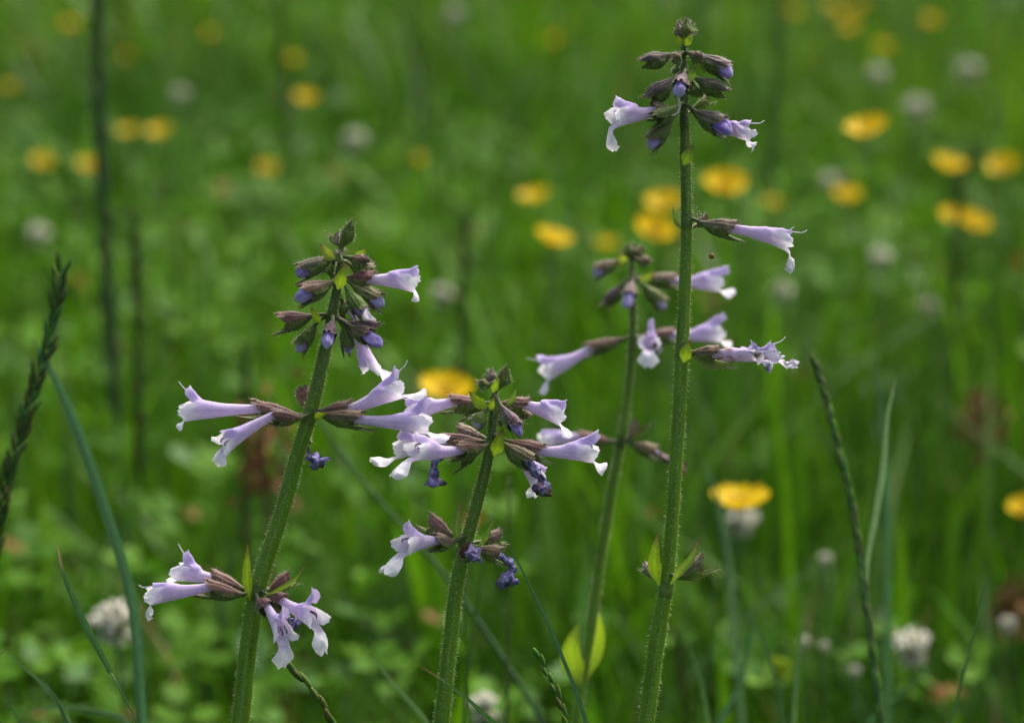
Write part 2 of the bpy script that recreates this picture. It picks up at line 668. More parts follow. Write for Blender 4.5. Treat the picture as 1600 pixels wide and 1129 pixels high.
        if kind == 'bud':
            bc = budcol or (0.27, 0.20, 0.60)
            A = P0.lerp(P1, .45)
            y = perp(ax, upv)
            path = [A + ax * ((P1 - A).length + budlen * .85) * (i / 17) - y * 0.0007 * (i / 17) for i in range(18)]

            def rad(t):
                return R * (0.50 + 0.24 * math.sin(math.pi * min(1, t * .95))) * math.sqrt(max(0.02, 1 - max(0, (t - .72) / .285) ** 2))
            b = MB()
            b.add(*tube(path, rad, lambda t, a: lc(lc(bc, (.60, .52, .82), .30 + 1.3 * noise.noise(Vector((math.cos(a) * 2.6, math.sin(a) * 2.6 + sd_, t * 1.5)))), (.62, .58, .82), .4 * sm(.88, 1, t)), 24,
                        lambda a: 1 + .10 * math.cos(3 * a + 1) - .16 * math.exp(-((a - 2.2) / .22) ** 2) - .16 * math.exp(-((a - 4.1) / .22) ** 2) + .04 * math.cos(8 * a), hint=y,
                        disp=lambda q, t: Vector((noise.noise(q * 500), noise.noise(q * 500 + Vector((5, 0, 0))), noise.noise(q * 700))) * .0005))
            b.build("petals", M_PETAL, fe)
        elif kind == 'open':
            P2 = s.p(p2[0], p2[1], dz[2])
            A = P1 - (P2 - P1).normalized() * 0.0022
            cax = (P2 - A).normalized()
            y = perp(cax, upv)
            if up is not None:
                S_ = P2 + y * r1 - cax * 0.0034
                v = s.p(up[0], up[1], dz[2]) - S_
                va, vb = v.dot(cax), v.dot(y)
                ul_ = math.hypot(va, vb)
                ua_ = math.atan2(vb, va)
                ul_ = max(.003, min(.011, ul_ * 1.08))
                ua_ = max(math.radians(2), min(math.radians(95), ua_))
            else:
                ul_, ua_ = .006, math.radians(45)
            if low is not None:
                S_ = P2 - y * r1 + cax * 0.0018
                v = s.p(low[0], low[1], dz[2]) - S_
                va, vb = v.dot(cax), -v.dot(y)
                ll_ = max(.003, min(.010, math.hypot(va, vb) * 1.06))
                la_ = max(math.radians(-20), min(math.radians(85), math.atan2(vb, va)))
            else:
                ll_, la_ = .007, math.radians(35)
            ul_ = ul or ul_
            ua_ = math.radians(ua) if ua is not None else ua_
            ll_ = ll or ll_
            la_ = math.radians(la) if la is not None else la_
            b = MB()
            V, Fc, Cc, cx_, yy, xx = corolla_mesh(A, P2, upv, ul_, ua_, ll_, la_, r1=r1, lat=lat, lata=lata, crumple=crumple, seed=sd_, tint=tint, lipw=lipw)
            b.add(V, Fc, Cc)
            b.build("corolla", M_PETAL, fe)
            if anth:
                for sg in (-1, 1):
                    b = MB()
                    q = P2 + yy * r1 * random.uniform(.35, .6) + xx * sg * random.uniform(.0005, .001) + cx_ * random.uniform(-.001, .0003)
                    pp = spline([q - cx_ * .003, q + cx_ * .0008 + yy * .0003, q + cx_ * .0018 + yy * .0002, q + cx_ * .0021 - yy * .0006], 9)
                    b.add(*tube(pp, lambda t: .0001 if t < .5 else .0002, lambda t, a: (.45, .4, .6) if t < .5 else (.035, .02, .04), 6))
                    b.build("stamen", M_DARK, fe)
            if style:
                b = MB()
                dU = cx_ * math.cos(ua_ * 1.05) + yy * math.sin(ua_ * 1.05)
                q = P2 + yy * r1 * .8 - cx_ * .0015
                pp = spline([q, q + dU * ul_ * .6, q + dU * (ul_ + .0009) - yy * .0002, q + dU * (ul_ + .0014) + yy * .0007 + cx_ * .0006], 12)
                b.add(*tube(pp, lambda t: .00022 * (1 - .5 * t), lambda t, a: (.74, .72, .80), 6))
                b.build("style", M_PETAL, fe)
        if pts:      # shrivelled petals hanging from the calyx
            s.wither(fe, pts, sd_, **(wk or {}))
        return fe

    def wither(s, fe, pts, sd_, r=0.0016, brown=0.3, name="withered_corolla", blue=(0.17, 0.16, 0.42)):
        P = [s.p(*q) for q in pts]
        path = spline(P, 34)
        S = Vector((sd_, 3, 1))

        def rad(t):
            return r * (0.55 + .35 * noise.noise(Vector((t * 9, sd_, 0))) + .85 * sm(.6, .92, t)) * (1 - .55 * sm(.95, 1, t))

        def disp(q, t):
            return Vector((noise.noise(q * 900 + S), noise.noise(q * 900 + S * 2), noise.noise(q * 900 + S * 3))) * .0012 * (.35 + 1.1 * t) * min(1, r / .0012)

        def col(t, a):
            n1 = noise.noise(Vector((math.cos(a) * 1.3, math.sin(a) * 1.3, t * 7 + sd_)))
            c = lc(blue, (.46, .44, .66), .30 + 1.2 * n1)
            return lc(c, (.10, .055, .035), brown * 2.2 * max(0, noise.noise(Vector((a, t * 6, sd_ + 4))) + .25 * t))
        b = MB()
        b.add(*tube(path, rad, col, 14, lambda a: 1 + .25 * math.cos(5 * a) + .12 * math.cos(9 * a), disp=disp))
        b.build(name, M_WITHER, fe if fe is not None else s.root)

    def bract(s, pts, wpx, cols=None, up=None, fold=.3, name="bract"):
        P = [s.p(*q) for q in pts]
        cols = cols or ((0.19, 0.31, 0.02), (0.22, 0.36, 0.015), (0.15, 0.08, 0.035))
        b = MB()
        s.k += 1
        b.add(*leaf_mesh(P, 1.22 * wpx * s.d0 / FPX, up or Vector((0, -1, .3)), cols, fold, 12, 6, .38, s.k))
        b.build(name, M_LEAF, s.root)


GREENTIP = ((0.10, 0.17, 0.03), (0.13, 0.24, 0.03), (0.12, 0.16, 0.04))
GREY = (0.105, 0.066, 0.085)

# ================================================================== the ground
gb = MB()
N_ = 2
gb.add([Vector((-200, -200, 0)), Vector((200, -200, 0)), Vector((200, 200, 0)), Vector((-200, 200, 0))], [(0, 1, 2, 3)], [(.04, .07, .012)] * 4)
ground = gb.build("ground", M_GROUND, smooth=False)
ground["kind"] = "structure"


def mass(name, V, Fidx, Fstart, Ftot, Cc, mat):
    me = bpy.data.meshes.new(name)
    me.vertices.add(len(V))
    me.vertices.foreach_set("co", V.astype(np.float32).ravel())
    me.loops.add(len(Fidx))
    me.loops.foreach_set("vertex_index", Fidx.astype(np.int32))
    me.polygons.add(len(Fstart))
    me.polygons.foreach_set("loop_start", Fstart.astype(np.int32))
    me.polygons.foreach_set("use_smooth", np.ones(len(Fstart), dtype=bool))
    at = me.attributes.new("Col", 'FLOAT_COLOR', 'POINT')
    at.data.foreach_set("color", np.concatenate([Cc, np.ones((len(Cc), 1))], 1).astype(np.float32).ravel())
    me.materials.append(mat)
    me.update(calc_edges=True)
    o = bpy.data.objects.new(name, me)
    COL.objects.link(o)
    o["kind"] = "stuff"
    return o


def patch(x, y, f, ph):
    return (np.sin(x * f + ph) + np.sin(y * f * 1.1 + ph * 2.3) + np.sin((x + y) * f * .73 + ph * 1.7) + np.sin((x - y * 1.3) * f * .57 + ph)) / 4


def scatter(n, y0, y1, margin):
    y = y0 + (y1 - y0) * rng.random(n)
    half = 0.20 * np.maximum(y, 0) + margin
    keep = rng.random(n) < half / half.max()
    y = y[keep]
    x = (rng.random(len(y)) * 2 - 1) * half[keep]
    return x, y


def blades(name, zones):
    Vs, Cs = [], []
    for n, y0, y1, margin, hmin, hmax, w0, tuft in zones:
        x, y = scatter(n // tuft, y0, y1, margin)
        x = np.repeat(x, tuft)
        y = np.repeat(y, tuft)
        N = len(x)
        hs = np.repeat(rng.random(N // tuft), tuft)
        tc = np.repeat(rng.random((N // tuft, 3)), tuft, 0)
        az0 = np.repeat(rng.random(N // tuft) * 6.283, tuft)
        x = x + rng.normal(0, .012, N)
        y = y + rng.normal(0, .012, N)
        h = (hmin + (hmax - hmin) * (hs * .6 + rng.random(N) * .4) ** 1.4) * (1 + .35 * patch(x, y, 3.1, 1.0))
        az = az0 + rng.normal(0, 1.1, N)
        cur = np.abs(rng.normal(.25, .28, N))
        dx, dy = np.cos(az), np.sin(az)
        sx, sy = -dy, dx
        wd = w0 * (.6 + .8 * rng.random(N))
        pts = []
        for t, k in ((0, .7), (.4, 1.0), (.75, .7)):
            cx = x + dx * h * cur * t * t
            cyy = y + dy * h * cur * t * t
            cz = h * t * (1 - .28 * cur * t)
            for s_ in (-1, 1):
                pts.append(np.stack([cx + s_ * sx * wd * k * .5, cyy + s_ * sy * wd * k * .5, cz], 1))
        pts.append(np.stack([x + dx * h * cur, y + dy * h * cur, h * (1 - .28 * cur)], 1))
        V = np.stack(pts, 1)                     # N,7,3
        g1 = np.array([.078, .210, .004])
        g2 = np.array([.140, .290, .005])
        g3 = np.array([.036, .115, .004])
        g4 = np.array([.075, .180, .040])
        a = np.clip(.45 + 1.3 * patch(x, y, 4.3, 2.0) + (tc[:, 0] - .5) * 1.1, 0, 1)[:, None]
        c = g3 * (1 - a) + g1 * a
        b = np.clip(1.4 * patch(x, y, 2.3, 5.0) + (tc[:, 1] - .55) * 1.2, 0, 1)[:, None]
        c = c * (1 - b) + g2 * b
        bl = (tc[:, 2] > .86)[:, None] * .8
        c = c * (1 - bl) + g4 * bl
        dead = (rng.random(N) < .018)[:, None]
        c = np.where(dead, np.array([.20, .15, .06]), c)
        c = c * (.60 + .55 * rng.random(N))[:, None]
        C7 = np.repeat(c[:, None, :], 7, 1)
        Vs.append(V.reshape(-1, 3))
        Cs.append(C7.reshape(-1, 3))
    V = np.concatenate(Vs)
    Cc = np.concatenate(Cs)
    N = len(V) // 7
    base = (np.arange(N) * 7)[:, None]
    f = np.array([0, 1, 3, 2, 2, 3, 5, 4, 4, 5, 6])[None] + base
    st = np.array([0, 4, 8])[None] + (np.arange(N) * 11)[:, None]
    return mass(name, V, f.ravel(), st.ravel(), None, Cc, M_GRASS)


blades("meadow_grass", [
    (60000, 0.35, 1.15, .55, .05, .15, .0035, 6),
    (2600, 1.1, 2.8, .5, .14, .30, .0060, 4),
    (3600, 2.8, 6.0, .8, .16, .34, .0075, 4),
    (120000, 1.15, 2.6, .55, .06, .17, .0038, 6),
    (130000, 2.6, 5.5, .8, .07, .20, .0050, 5),
    (70000, 5.5, 12.0, 1.5, .08, .22, .009, 5),
])


def leaflets(name, zones):
    """clover: three rounded leaflets on a short stalk, a carpet below the grass"""
    Vs, Cs, Fi, Fs = [], [], [], []
    off = 0
    lo = 0
    for n, y0, y1, margin, r0, hmax in zones:
        x, y = scatter(n, y0, y1, margin)
        keep = patch(x, y, 5.0, 3.3) + rng.normal(0, .35, len(x)) > -.05
        x, y = x[keep], y[keep]
        N = len(x)
        h = .03 + hmax * rng.random(N) ** 1.3
        r = r0 * (.6 + .7 * rng.random(N))
        a0 = rng.random(N) * 6.283
        tilt = rng.normal(0, .35, (N, 2))
        tone = rng.random(N)
        for k in range(3):
            a = a0 + k * 2.094
            ux, uy = np.cos(a), np.sin(a)
            vx, vy = -uy, ux
            pts = []
            for (s_, t_) in ((.06, 0), (.45, .42), (.85, .46), (1.08, .2), (1.0, 0), (1.08, -.2), (.85, -.46), (.45, -.42)):
                px = x + r * (ux * s_ + vx * t_)
                py = y + r * (uy * s_ + vy * t_)
                pz = h + r * (.25 * s_ * s_ + .35 * abs(t_)) + (px - x) * tilt[:, 0] + (py - y) * tilt[:, 1]
                pts.append(np.stack([px, py, pz], 1))
            V = np.stack(pts, 1).reshape(-1, 3)
            c1 = np.array([.040, .140, .006])
            c2 = np.array([.105, .25, .012])
            c = c1 + (c2 - c1) * tone[:, None]
            bl = (rng.random(N) < .07)[:, None]
            c = np.where(bl, np.array([.10, .21, .07]), c)
            br = (rng.random(N) < .022)[:, None]
            c = np.where(br, np.array([.19, .09, .03]), c)
            Vs.append(V)
            Cs.append(np.repeat(c[:, None, :], 8, 1).reshape(-1, 3))
            idx = (np.arange(N) * 8)[:, None] + off
            f = np.concatenate([idx + np.array([[0, 1, 2, 3, 4]]), idx + np.array([[0, 4, 5, 6, 7]])], 1)
            Fi.append(f.ravel())
            Fs.append(np.arange(2 * N) * 5 + lo)
            off += 8 * N
            lo += 10 * N
    return mass(name, np.concatenate(Vs), np.concatenate(Fi), np.concatenate(Fs), None, np.concatenate(Cs), M_CLOVER)


leaflets("clover_leaves", [
    (3000, .5, 1.2, .5, .011, .07),
    (20000, 1.2, 2.8, .5, .012, .12),
    (9000, 2.8, 6.0, .8, .016, .12),
])



def broad_leaves(name, n, y0, y1, margin):
    """plantain and dandelion leaves lying about in the turf"""
    x, y = scatter(n, y0, y1, margin)
    N = len(x)
    ln = .05 + .07 * rng.random(N)
    wd = ln * (.16 + .16 * rng.random(N))
    az = rng.random(N) * 6.283
    el = .25 + .9 * rng.random(N)
    ux, uy = np.cos(az), np.sin(az)
    pts = []
    for t, k in ((0, .15), (.3, .8), (.6, 1.0), (.85, .6), (1, .05)):
        rr = ln * (np.cos(el) * t + .25 * t * t)
        z = .03 + ln * (np.sin(el) * t - .35 * t * t)
        for s_ in (-1, 0, 1):
            pts.append(np.stack([x + ux * rr - uy * wd * k * s_, y + uy * rr + ux * wd * k * s_, z + abs(s_) * wd * k * .35], 1))
    V = np.stack(pts, 1).reshape(-1, 3)
    t = rng.random(N)[:, None]
    c = np.array([.05, .16, .02]) * (1 - t) + np.array([.13, .27, .03]) * t
    pale = (rng.random(N) < .22)[:, None]
    c = np.where(pale, np.array([.12, .24, .05]), c)
    dead = (rng.random(N) < .07)[:, None]
    c = np.where(dead, np.array([.20, .10, .035]), c)
    C = np.repeat(c[:, None, :], 15, 1).reshape(-1, 3)
    q = []
    for i in range(4):
        for j in range(2):
            q += [i * 3 + j, i * 3 + j + 1, i * 3 + j + 4, i * 3 + j + 3]
    f = np.array(q)[None] + (np.arange(N) * 15)[:, None]
    return mass(name, V, f.ravel(), np.arange(N * 8) * 4, None, C, M_CLOVER)


broad_leaves("broad_leaves", 5200, 1.0, 5.0, .5)

# ================================================================== sage plants
L = Sage(0.80, [(376, 1129, 25), (388, 1010, 24), (404, 915, 22.5), (440, 800, 21), (468, 700, 20), (485, 645, 19),
                (505, 560, 17), (519, 490, 13.5), (530, 430, 11), (534, 400, 8), (537, 386, 6)],
         "sage with a bent stem, its lowest flowers drooping beside a brown tipped grass blade")
# lowest whorl
L.node(398, 925, col=(.08, .15, .025))
L.flower((384, 921), (332, 903), (290, 894), (297, 860), (268, 905), (-2, -5, -7), green=.15, style=True, R=.0025)
L.flower((382, 929), (321, 918), (247, 928), (240, 911), (231, 972), (2, 4, 4), green=.1, style=True, R=.0025, tint=.15)
L.flower((401, 935), (419, 950), (440, 986), (443, 962), (456, 1030), (4, 8, 16), green=.0, ul=.0055, ua=70, ll=.0085, la=66, r1=.0030, lipw=1.15)
L.flower((417, 929), (444, 940), (487, 964), (493, 930), (516, 995), (3, 6, 13), green=.0, ul=.006, ua=72, ll=.0085, la=48, lipw=1.1)
L.flower((418, 922), (452, 903), dz=(-4, -7, 0), kind='empty', green=.05)
L.flower((412, 936), (440, 962), dz=(-2, -3, 0), kind='empty', green=.4, pts=[(440, 962, -3), (452, 968, -2), (464, 977, -1)], R=.0018)
L.bract([(391, 938, 3), (386, 900, 4), (387, 848, 3)], 15)
L.bract([(410, 932, 4), (440, 919, 6), (464, 903, 5), (479, 878, 4)], 9, up=Vector((-.3, -.5, 1)))
# second whorl
L.node(484, 648)
L.flower((473, 650), (396, 639), (300, 642), (299, 604), (279, 662), (1, 3, 4), green=.08, style=True, R=.0026, lata=8)
L.flower((472, 653), (424, 651), (358, 690), (370, 668), (336, 722), (5, 8, 13), green=.12, ul=.005, ua=40, lata=22, r1=.0028, roll=-25)
L.flower((478, 640), (474, 608), dz=(-5, -8, 0), kind='empty', green=.1)
L.flower((498, 642), (549, 638), (612, 612), (617, 576), (661, 606), (1, 3, 4), green=.18, style=True, R=.0024)
L.flower((497, 647), (566, 656), (652, 661), (665, 619), (700, 676), (3, 6, 8), green=.3, R=.0025, lata=10)
L.flower((476, 668), (478, 694), dz=(-6, -8, 0), kind='empty', green=.5, R=.0018, pts=[(476, 692, -8), (480, 712, -8), (493, 720, -7), (498, 728, -6)])
L.bract([(492, 655, 3), (500, 649, 5), (512, 645, 6)], 12)
# third whorl
L.node(518, 500, col=(.10, .17, .03))
L.flower((489, 493), (437, 504), dz=(3, 5, 0), kind='empty', green=.05, R=.0027)
L.flower((493, 505), (468, 540), dz=(1, 2, 0), kind='bud', green=.85, budlen=.0022, R=.0020, budcol=(.45, .40, .66))
L.flower((521, 500), (513, 525), dz=(6, 11, 0), kind='bud', green=.0, budlen=.0045, R=.0021, budcol=(.42, .36, .74), purple=GREY)
L.flower((537, 508), (546, 545), dz=(3, 5, 0), kind='bud', green=.9, budlen=.0014, R=.0020)
L.flower((540, 503), (589, 518), dz=(3, 6, 0), kind='empty', green=.0, R=.0025, purple=GREY)
L.flower((548, 510), (578, 526), dz=(5, 9, 0), kind='bud', green=.3, budlen=.0058, R=.0024, budcol=(.20, .14, .52))
L.flower((541, 500), (558, 520), (576, 566), (592, 560), (583, 604), (-4, -6, -8), green=.4, ul=.003, ua=30, ll=.0085, la=14, r1=.0026, lipw=1.25, anth=False, roll=160)
L.flower((534, 470), (545, 483), (562, 494), (572, 486), (588, 508), (-3, -4, -6), green=.5, ul=.0045, crumple=.3, r1=.0026)
L.bract([(502, 505, 5), (494, 496, 6), (486, 479, 6)], 12)
# fourth whorl
L.node(531, 438, col=(.09, .15, .03))
L.flower((521, 400), (470, 424), dz=(2, 3, 0), kind='bud', green=.35, budlen=.0022, R=.0024, purple=GREY)
L.flower((521, 440), (474, 459), dz=(4, 7, 0), kind='bud', green=.2, budlen=.0034, R=.0028, budcol=(.28, .24, .62))
L.flower((541, 433), (584, 438), (634, 440), (651, 416), (653, 474), (2, 3, 4), green=.0, R=.0025)
L.flower((541, 450), (566, 487), dz=(5, 8, 0), kind='bud', green=1.0, budlen=.0006, R=.0023)
L.flower((552, 447), (592, 470), dz=(4, 6, 0), kind='bud', green=.55, budlen=.0022, R=.0025, budcol=(.38, .34, .66))
L.flower((545, 402), (578, 412), dz=(2, 3, 0), kind='empty', green=.15, R=.0024, open_=0)
L.flower((548, 415), (580, 424), dz=(-3, -5, 0), kind='empty', green=.5, R=.0024)
L.flower((521, 408), (511, 428), dz=(-4, -5, 0), kind='empty', green=1.0, R=.0021)
L.bract([(528, 452, 7), (534, 432, 9), (541, 410, 8)], 18)
L.bract([(525, 404, 4), (514, 399, 5), (500, 379, 5)], 15, cols=((.2, .28, .03), (.24, .32, .03), (.15, .08, .04)))
L.bract([(553, 404, 2), (563, 398, 2), (573, 388, 2)], 13)
L.flower((531, 387), (552, 346), dz=(2, 3, 0), kind='empty', green=.85, R=.0019, open_=0)
L.flower((529, 408), (530, 393), dz=(6, 8, 0), kind='empty', green=.9, R=.0013, open_=0)
L.flower((528, 383), (522, 364), dz=(-1, -1, 0), kind='empty', green=.1, R=.0014, purple=(.25, .2, .2))

M = Sage(0.795, [(690, 1129, 22.5), (703, 1010, 20.5), (716, 900, 19), (736, 820, 16.5), (756, 745, 15), (767, 690, 12.5),
                 (771, 640, 10), (773, 610, 8), (774, 596, 6)],
         "shorter sage between two taller ones, its open flowers spreading to both sides")
M.node(724, 858, col=(.07, .13, .025))
M.flower((712, 846), (678, 846), (640, 851), (637, 814), (611, 872), (3, 6, 12), green=.25, purple=(.22, .12, .12), R=.0024, r1=.0031, ll=.0088, lipw=1.2)
M.flower((708, 837), (667, 814), dz=(0, -1, 0), kind='empty', green=.08, purple=(.20, .11, .10), R=.0027)
M.flower((722, 872), (731, 860), dz=(6, 11, 0), kind='empty', green=.05, purple=(.16, .10, .08), R=.0022, pts=[(730, 863, 10), (737, 870, 12), (744, 866, 13)])
M.flower((747, 855), (783, 867), dz=(3, 4, 0), kind='empty', green=.2, purple=(.20, .12, .08), R=.0024,
         pts=[(778, 867, 4), (796, 878, 4), (800, 893, 4), (793, 905, 5), (797, 912, 6)])
M.flower((752, 846), (783, 837), dz=(-4, -6, 0), kind='empty', green=.1, purple=(.18, .12, .10))
M.bract([(717, 852, 2), (713, 820, 3), (721, 780, 2)], 14, cols=((.10, .19, .03), (.11, .20, .03), (.14, .09, .05)))
M.bract([(742, 858, 3), (759, 840, 4), (773, 800, 3)], 8, cols=GREENTIP)
M.node(767, 698)
M.flower((760, 690), (694, 690), (634, 699), (627, 671), (592, 713), (-4, -6, -6), green=.08, R=.0024, ll=.0085, lipw=1.15)
M.flower((760, 697), (714, 703), (658, 704), (650, 672), (618, 729), (3, 7, 13), green=.2, R=.0025, ll=.0085, lata=26, lipw=1.15)
M.flower((757, 683), (717, 674), dz=(-6, -9, 0), kind='empty', green=.1, purple=(.22, .15, .14))
M.flower((748, 700), (712, 722), dz=(-2, -3, 0), kind='empty', green=.6, R=.002, pts=[(690, 712, -3), (679, 722, -3), (678, 742, -2), (676, 757, -2)])
M.flower((786, 692), (832, 722), dz=(4, 7, 0), kind='empty', green=.3, R=.0025, pts=[(822, 718, 7), (838, 738, 8), (850, 756, 8), (843, 772, 9)], wk=dict(brown=.7, blue=(.10, .10, .25)), purple=(.15, .085, .07))
M.flower((790, 688), (848, 706), (914, 707), (932, 674), (947, 727), (3, 5, 6), green=.1, R=.0024, lata=6)
M.flower((790, 698), (818, 716), (836, 744), (852, 728), (838, 772), (-3, -5, -7), green=.4, ul=.004, ua=25, r1=.0026)
M.bract([(772, 712, 6), (779, 692, 8), (787, 668, 7)], 20)
M.bract([(806, 712, 3), (822, 726, 4), (842, 727, 4)], 9, cols=GREENTIP)
M.node(772, 636, col=(.10, .17, .03))
M.flower((762, 630), (704, 630), (654, 641), (635, 622), (637, 655), (-3, -4, -5), green=.08, R=.0024)
M.flower((758, 642), (742, 662), dz=(2, 3, 0), kind='bud', green=1.0, budlen=.0008, R=.0022, budcol=(.5, .5, .6))
M.flower((758, 630), (722, 643), dz=(-4, -5, 0), kind='empty', green=.8, R=.002)
M.flower((779, 630), (825, 634), (864, 645), (883, 625), (894, 679), (-1, -2, -2), green=.1, R=.0024, tint=.1)
M.flower((781, 632), (808, 667), dz=(5, 9, 0), kind='bud', green=.0, budlen=.0032, R=.0021, budcol=(.15, .12, .45), purple=GREY)
M.flower((779, 638), (781, 664), dz=(-4, -4, 0), kind='empty', green=.9, R=.002)
M.flower((800, 640), (822, 655), dz=(-3, -4, 0), kind='empty', green=.5, R=.0022)
M.bract([(763, 634, 3), (749, 630, 4), (733, 611, 4)], 17)
M.bract([(790, 634, 3), (800, 625, 3), (807, 606, 3)], 9, cols=GREENTIP)
M.bract([(766, 640, 5), (769, 630, 7), (772, 618, 7)], 10)
M.flower((780, 606), (793, 574), dz=(1, 2, 0), kind='empty', green=.7, R=.0019, open_=0)
M.flower((766, 602), (746, 597), dz=(1, 2, 0), kind='empty', green=.6, R=.0015, open_=0)
M.flower((768, 598), (766, 577), dz=(-1, -1, 0), kind='empty', green=.1, R=.0017, purple=(.22, .16, .17), open_=0)
M.bract([(770, 614, 4), (775, 600, 5), (781, 588, 5)], 11)

R_ = Sage(0.80, [(1010, 1129, 22), (1028, 990, 23), (1041, 915, 19), (1052, 790, 17.5), (1061, 640, 18.5), (1066, 545, 18), (1070, 450, 16.5),
                 (1073, 352, 15), (1071, 250, 14), (1069, 180, 11.5), (1069, 120, 9.5), (1068, 80, 7), (1069, 62, 6)],
          "tallest sage with a straight upright stem and dark purple buds near the top")
R_.node(1039, 915, col=(.14, .24, .04))
R_.bract([(1030, 914, 3), (1022, 880, 4), (1028, 831, 3)], 20, cols=((.24, .40, .02), (.28, .46, .015), (.16, .09, .04)))
R_.flower((1026, 900), (1006, 884), dz=(-6, -9, 0), kind='empty', green=.1, R=.0014, purple=(.28, .22, .22))
R_.flower((1054, 902), (1102, 880), dz=(2, 3, 0), kind='empty', green=.45, R=.0028, purple=(.17, .11, .12))
R_.bract([(1048, 912, 4), (1062, 892, 6), (1080, 872, 6), (1094, 836, 5)], 13, cols=((.14, .24, .03), (.16, .27, .03), (.12, .06, .05)))
R_.node(1066, 552)
R_.bract([(1068, 566, 6), (1072, 550, 7), (1078, 531, 6)], 18)
R_.flower((1079, 550), (1124, 553), (1176, 553), (1190, 528), (1196, 566), (1, 2, 2), green=.1, R=.0024, crumple=.9, lat=.003, r1=.0020, ul=.004, ll=.004, anth=False, purple=(.15, .085, .06))
R_.flower((1082, 555), (1130, 560), (1196, 556), (1218, 532), (1232, 556), (-3, -5, -6), green=.3, R=.0023, crumple=.65, style=True, lat=.005, r1=.0021, ul=.006, ua=22, ll=.007, la=-5, anth=False)
R_.bract([(1083, 557, 3), (1110, 570, 4), (1136, 571, 4), (1156, 577, 4)], 13, cols=((.10, .15, .03), (.16, .22, .04), (.28, .27, .14)))
R_.node(1073, 356, col=(.10, .18, .03))
R_.bract([(1066, 359, 2), (1055, 345, 2), (1051, 322, 2)], 6, cols=GREENTIP)
R_.flower((1093, 347), (1149, 359), (1218, 374), (1253, 363), (1234, 413), (1, 2, 3), green=.15, R=.0025, style=True, ul=.0065, ua=10, crumple=.28, r1=.0026, ll=.0078, la=62, tint=.05, purple=(.15, .10, .09))
R_.flower((1086, 352), (1106, 341), dz=(-3, -4, 0), kind='empty', green=.2, R=.0013)
R_.node(1070, 250, col=(.10, .18, .03))
R_.bract([(1068, 258, 5), (1075, 243, 6), (1083, 226, 5)], 18, cols=((.14, .26, .02), (.17, .30, .02), (.12, .08, .04)))
R_.node(1069, 185, col=(.06, .11, .025))
R_.flower((1056, 174), (1020, 173), (972, 181), (962, 152), (963, 219), (3, 5, 8), green=.45, R=.0024, ll=.0085, la=74, crumple=.18, style=False)
R_.flower((1050, 185), (1018, 222), dz=(3, 5, 0), kind='bud', green=.75, budlen=.0022, R=.0024, budcol=(.40, .34, .62))
R_.flower((1060, 166), (1022, 186), dz=(5, 8, 0), kind='empty', green=.9, R=.0020)
R_.flower((1085, 174), (1128, 196), dz=(3, 6, 0), kind='bud', green=.25, budlen=.0042, R=.0029, purple=GREY, budcol=(.24, .16, .58))
R_.flower((1085, 178), (1130, 198), (1158, 205), (1187, 195), (1182, 227), (-2, -3, -4), green=.5, R=.0022, crumple=.4, r1=.0022, ul=.0055, ua=16, style=True, anth=False)
R_.flower((1080, 172), (1108, 155), dz=(-4, -6, 0), kind='empty', green=.9, R=.0014)
R_.node(1069, 125, col=(.06, .11, .025))
R_.flower((1056, 121), (1011, 157), dz=(2, 4, 0), kind='empty', green=.15, R=.0029, purple=GREY, open_=.3)
R_.flower((1070, 114), (1062, 136), dz=(6, 12, 0), kind='bud', green=.0, R=.0023, budlen=.0036, purple=GREY, budcol=(.30, .25, .6))
mb = MB()
mb.add(*tube(spline([R_.p(1057, 146, 12), R_.p(1061, 157, 12), R_.p(1062, 168, 11), R_.p(1058, 177, 11), R_.p(1050, 181, 10)], 16), lambda t: .00034 * (1 - .35 * t), lambda t, a: (.72, .70, .70), 8))
mb.build("style", M_PETAL, R_.root)
R_.flower((1087, 122), (1136, 146), dz=(2, 4, 0), kind='empty', green=.3, R=.0026, purple=GREY, open_=.3)
R_.flower((1081, 127), (1095, 153), dz=(0, 0, 0), kind='empty', green=1.0, R=.0020, open_=0)
R_.bract([(1079, 128, 4), (1081, 114, 5), (1085, 99, 4)], 13, cols=GREENTIP)
R_.node(1068, 93, col=(.05, .09, .025))
R_.flower((1050, 85), (1001, 99), dz=(2, 3, 0), kind='empty', green=.15, R=.0025, purple=GREY, open_=.3)
R_.flower((1063, 84), (1050, 95), dz=(5, 8, 0), kind='empty', green=.4, R=.0018, open_=0)
R_.flower((1078, 84), (1099, 92), dz=(4, 7, 0), kind='empty', green=.3, R=.0018, open_=0)
R_.flower((1090, 85), (1136, 110), dz=(1, 2, 0), kind='bud', green=.12, R=.0026, purple=GREY, budlen=.0026, budcol=(.42, .34, .74))
R_.flower((1060, 98), (1057, 115), dz=(-3, -3, 0), kind='empty', green=1.0, R=.0015)
R_.bract([(1090, 97, 2), (1098, 106, 2), (1102, 115, 1)], 9, cols=GREENTIP)
R_.flower((1071, 66), (1074, 30), dz=(2, 2, 0), kind='empty', green=.85, R=.0020, open_=0)
R_.flower((1066, 62), (1060, 34), dz=(-1, -2, 0), kind='empty', green=.1, R=.0018, purple=(.16, .10, .10), open_=0)
R_.flower((1075, 60), (1082, 36), dz=(-1, -1, 0), kind='empty', green=.3, R=.0015, open_=0)
R_.bract([(1070, 72, 4), (1077, 62, 5), (1082, 51, 4)], 11)
R_.bract([(1067, 70, 3), (1061, 63, 4), (1058, 54, 4)], 11)

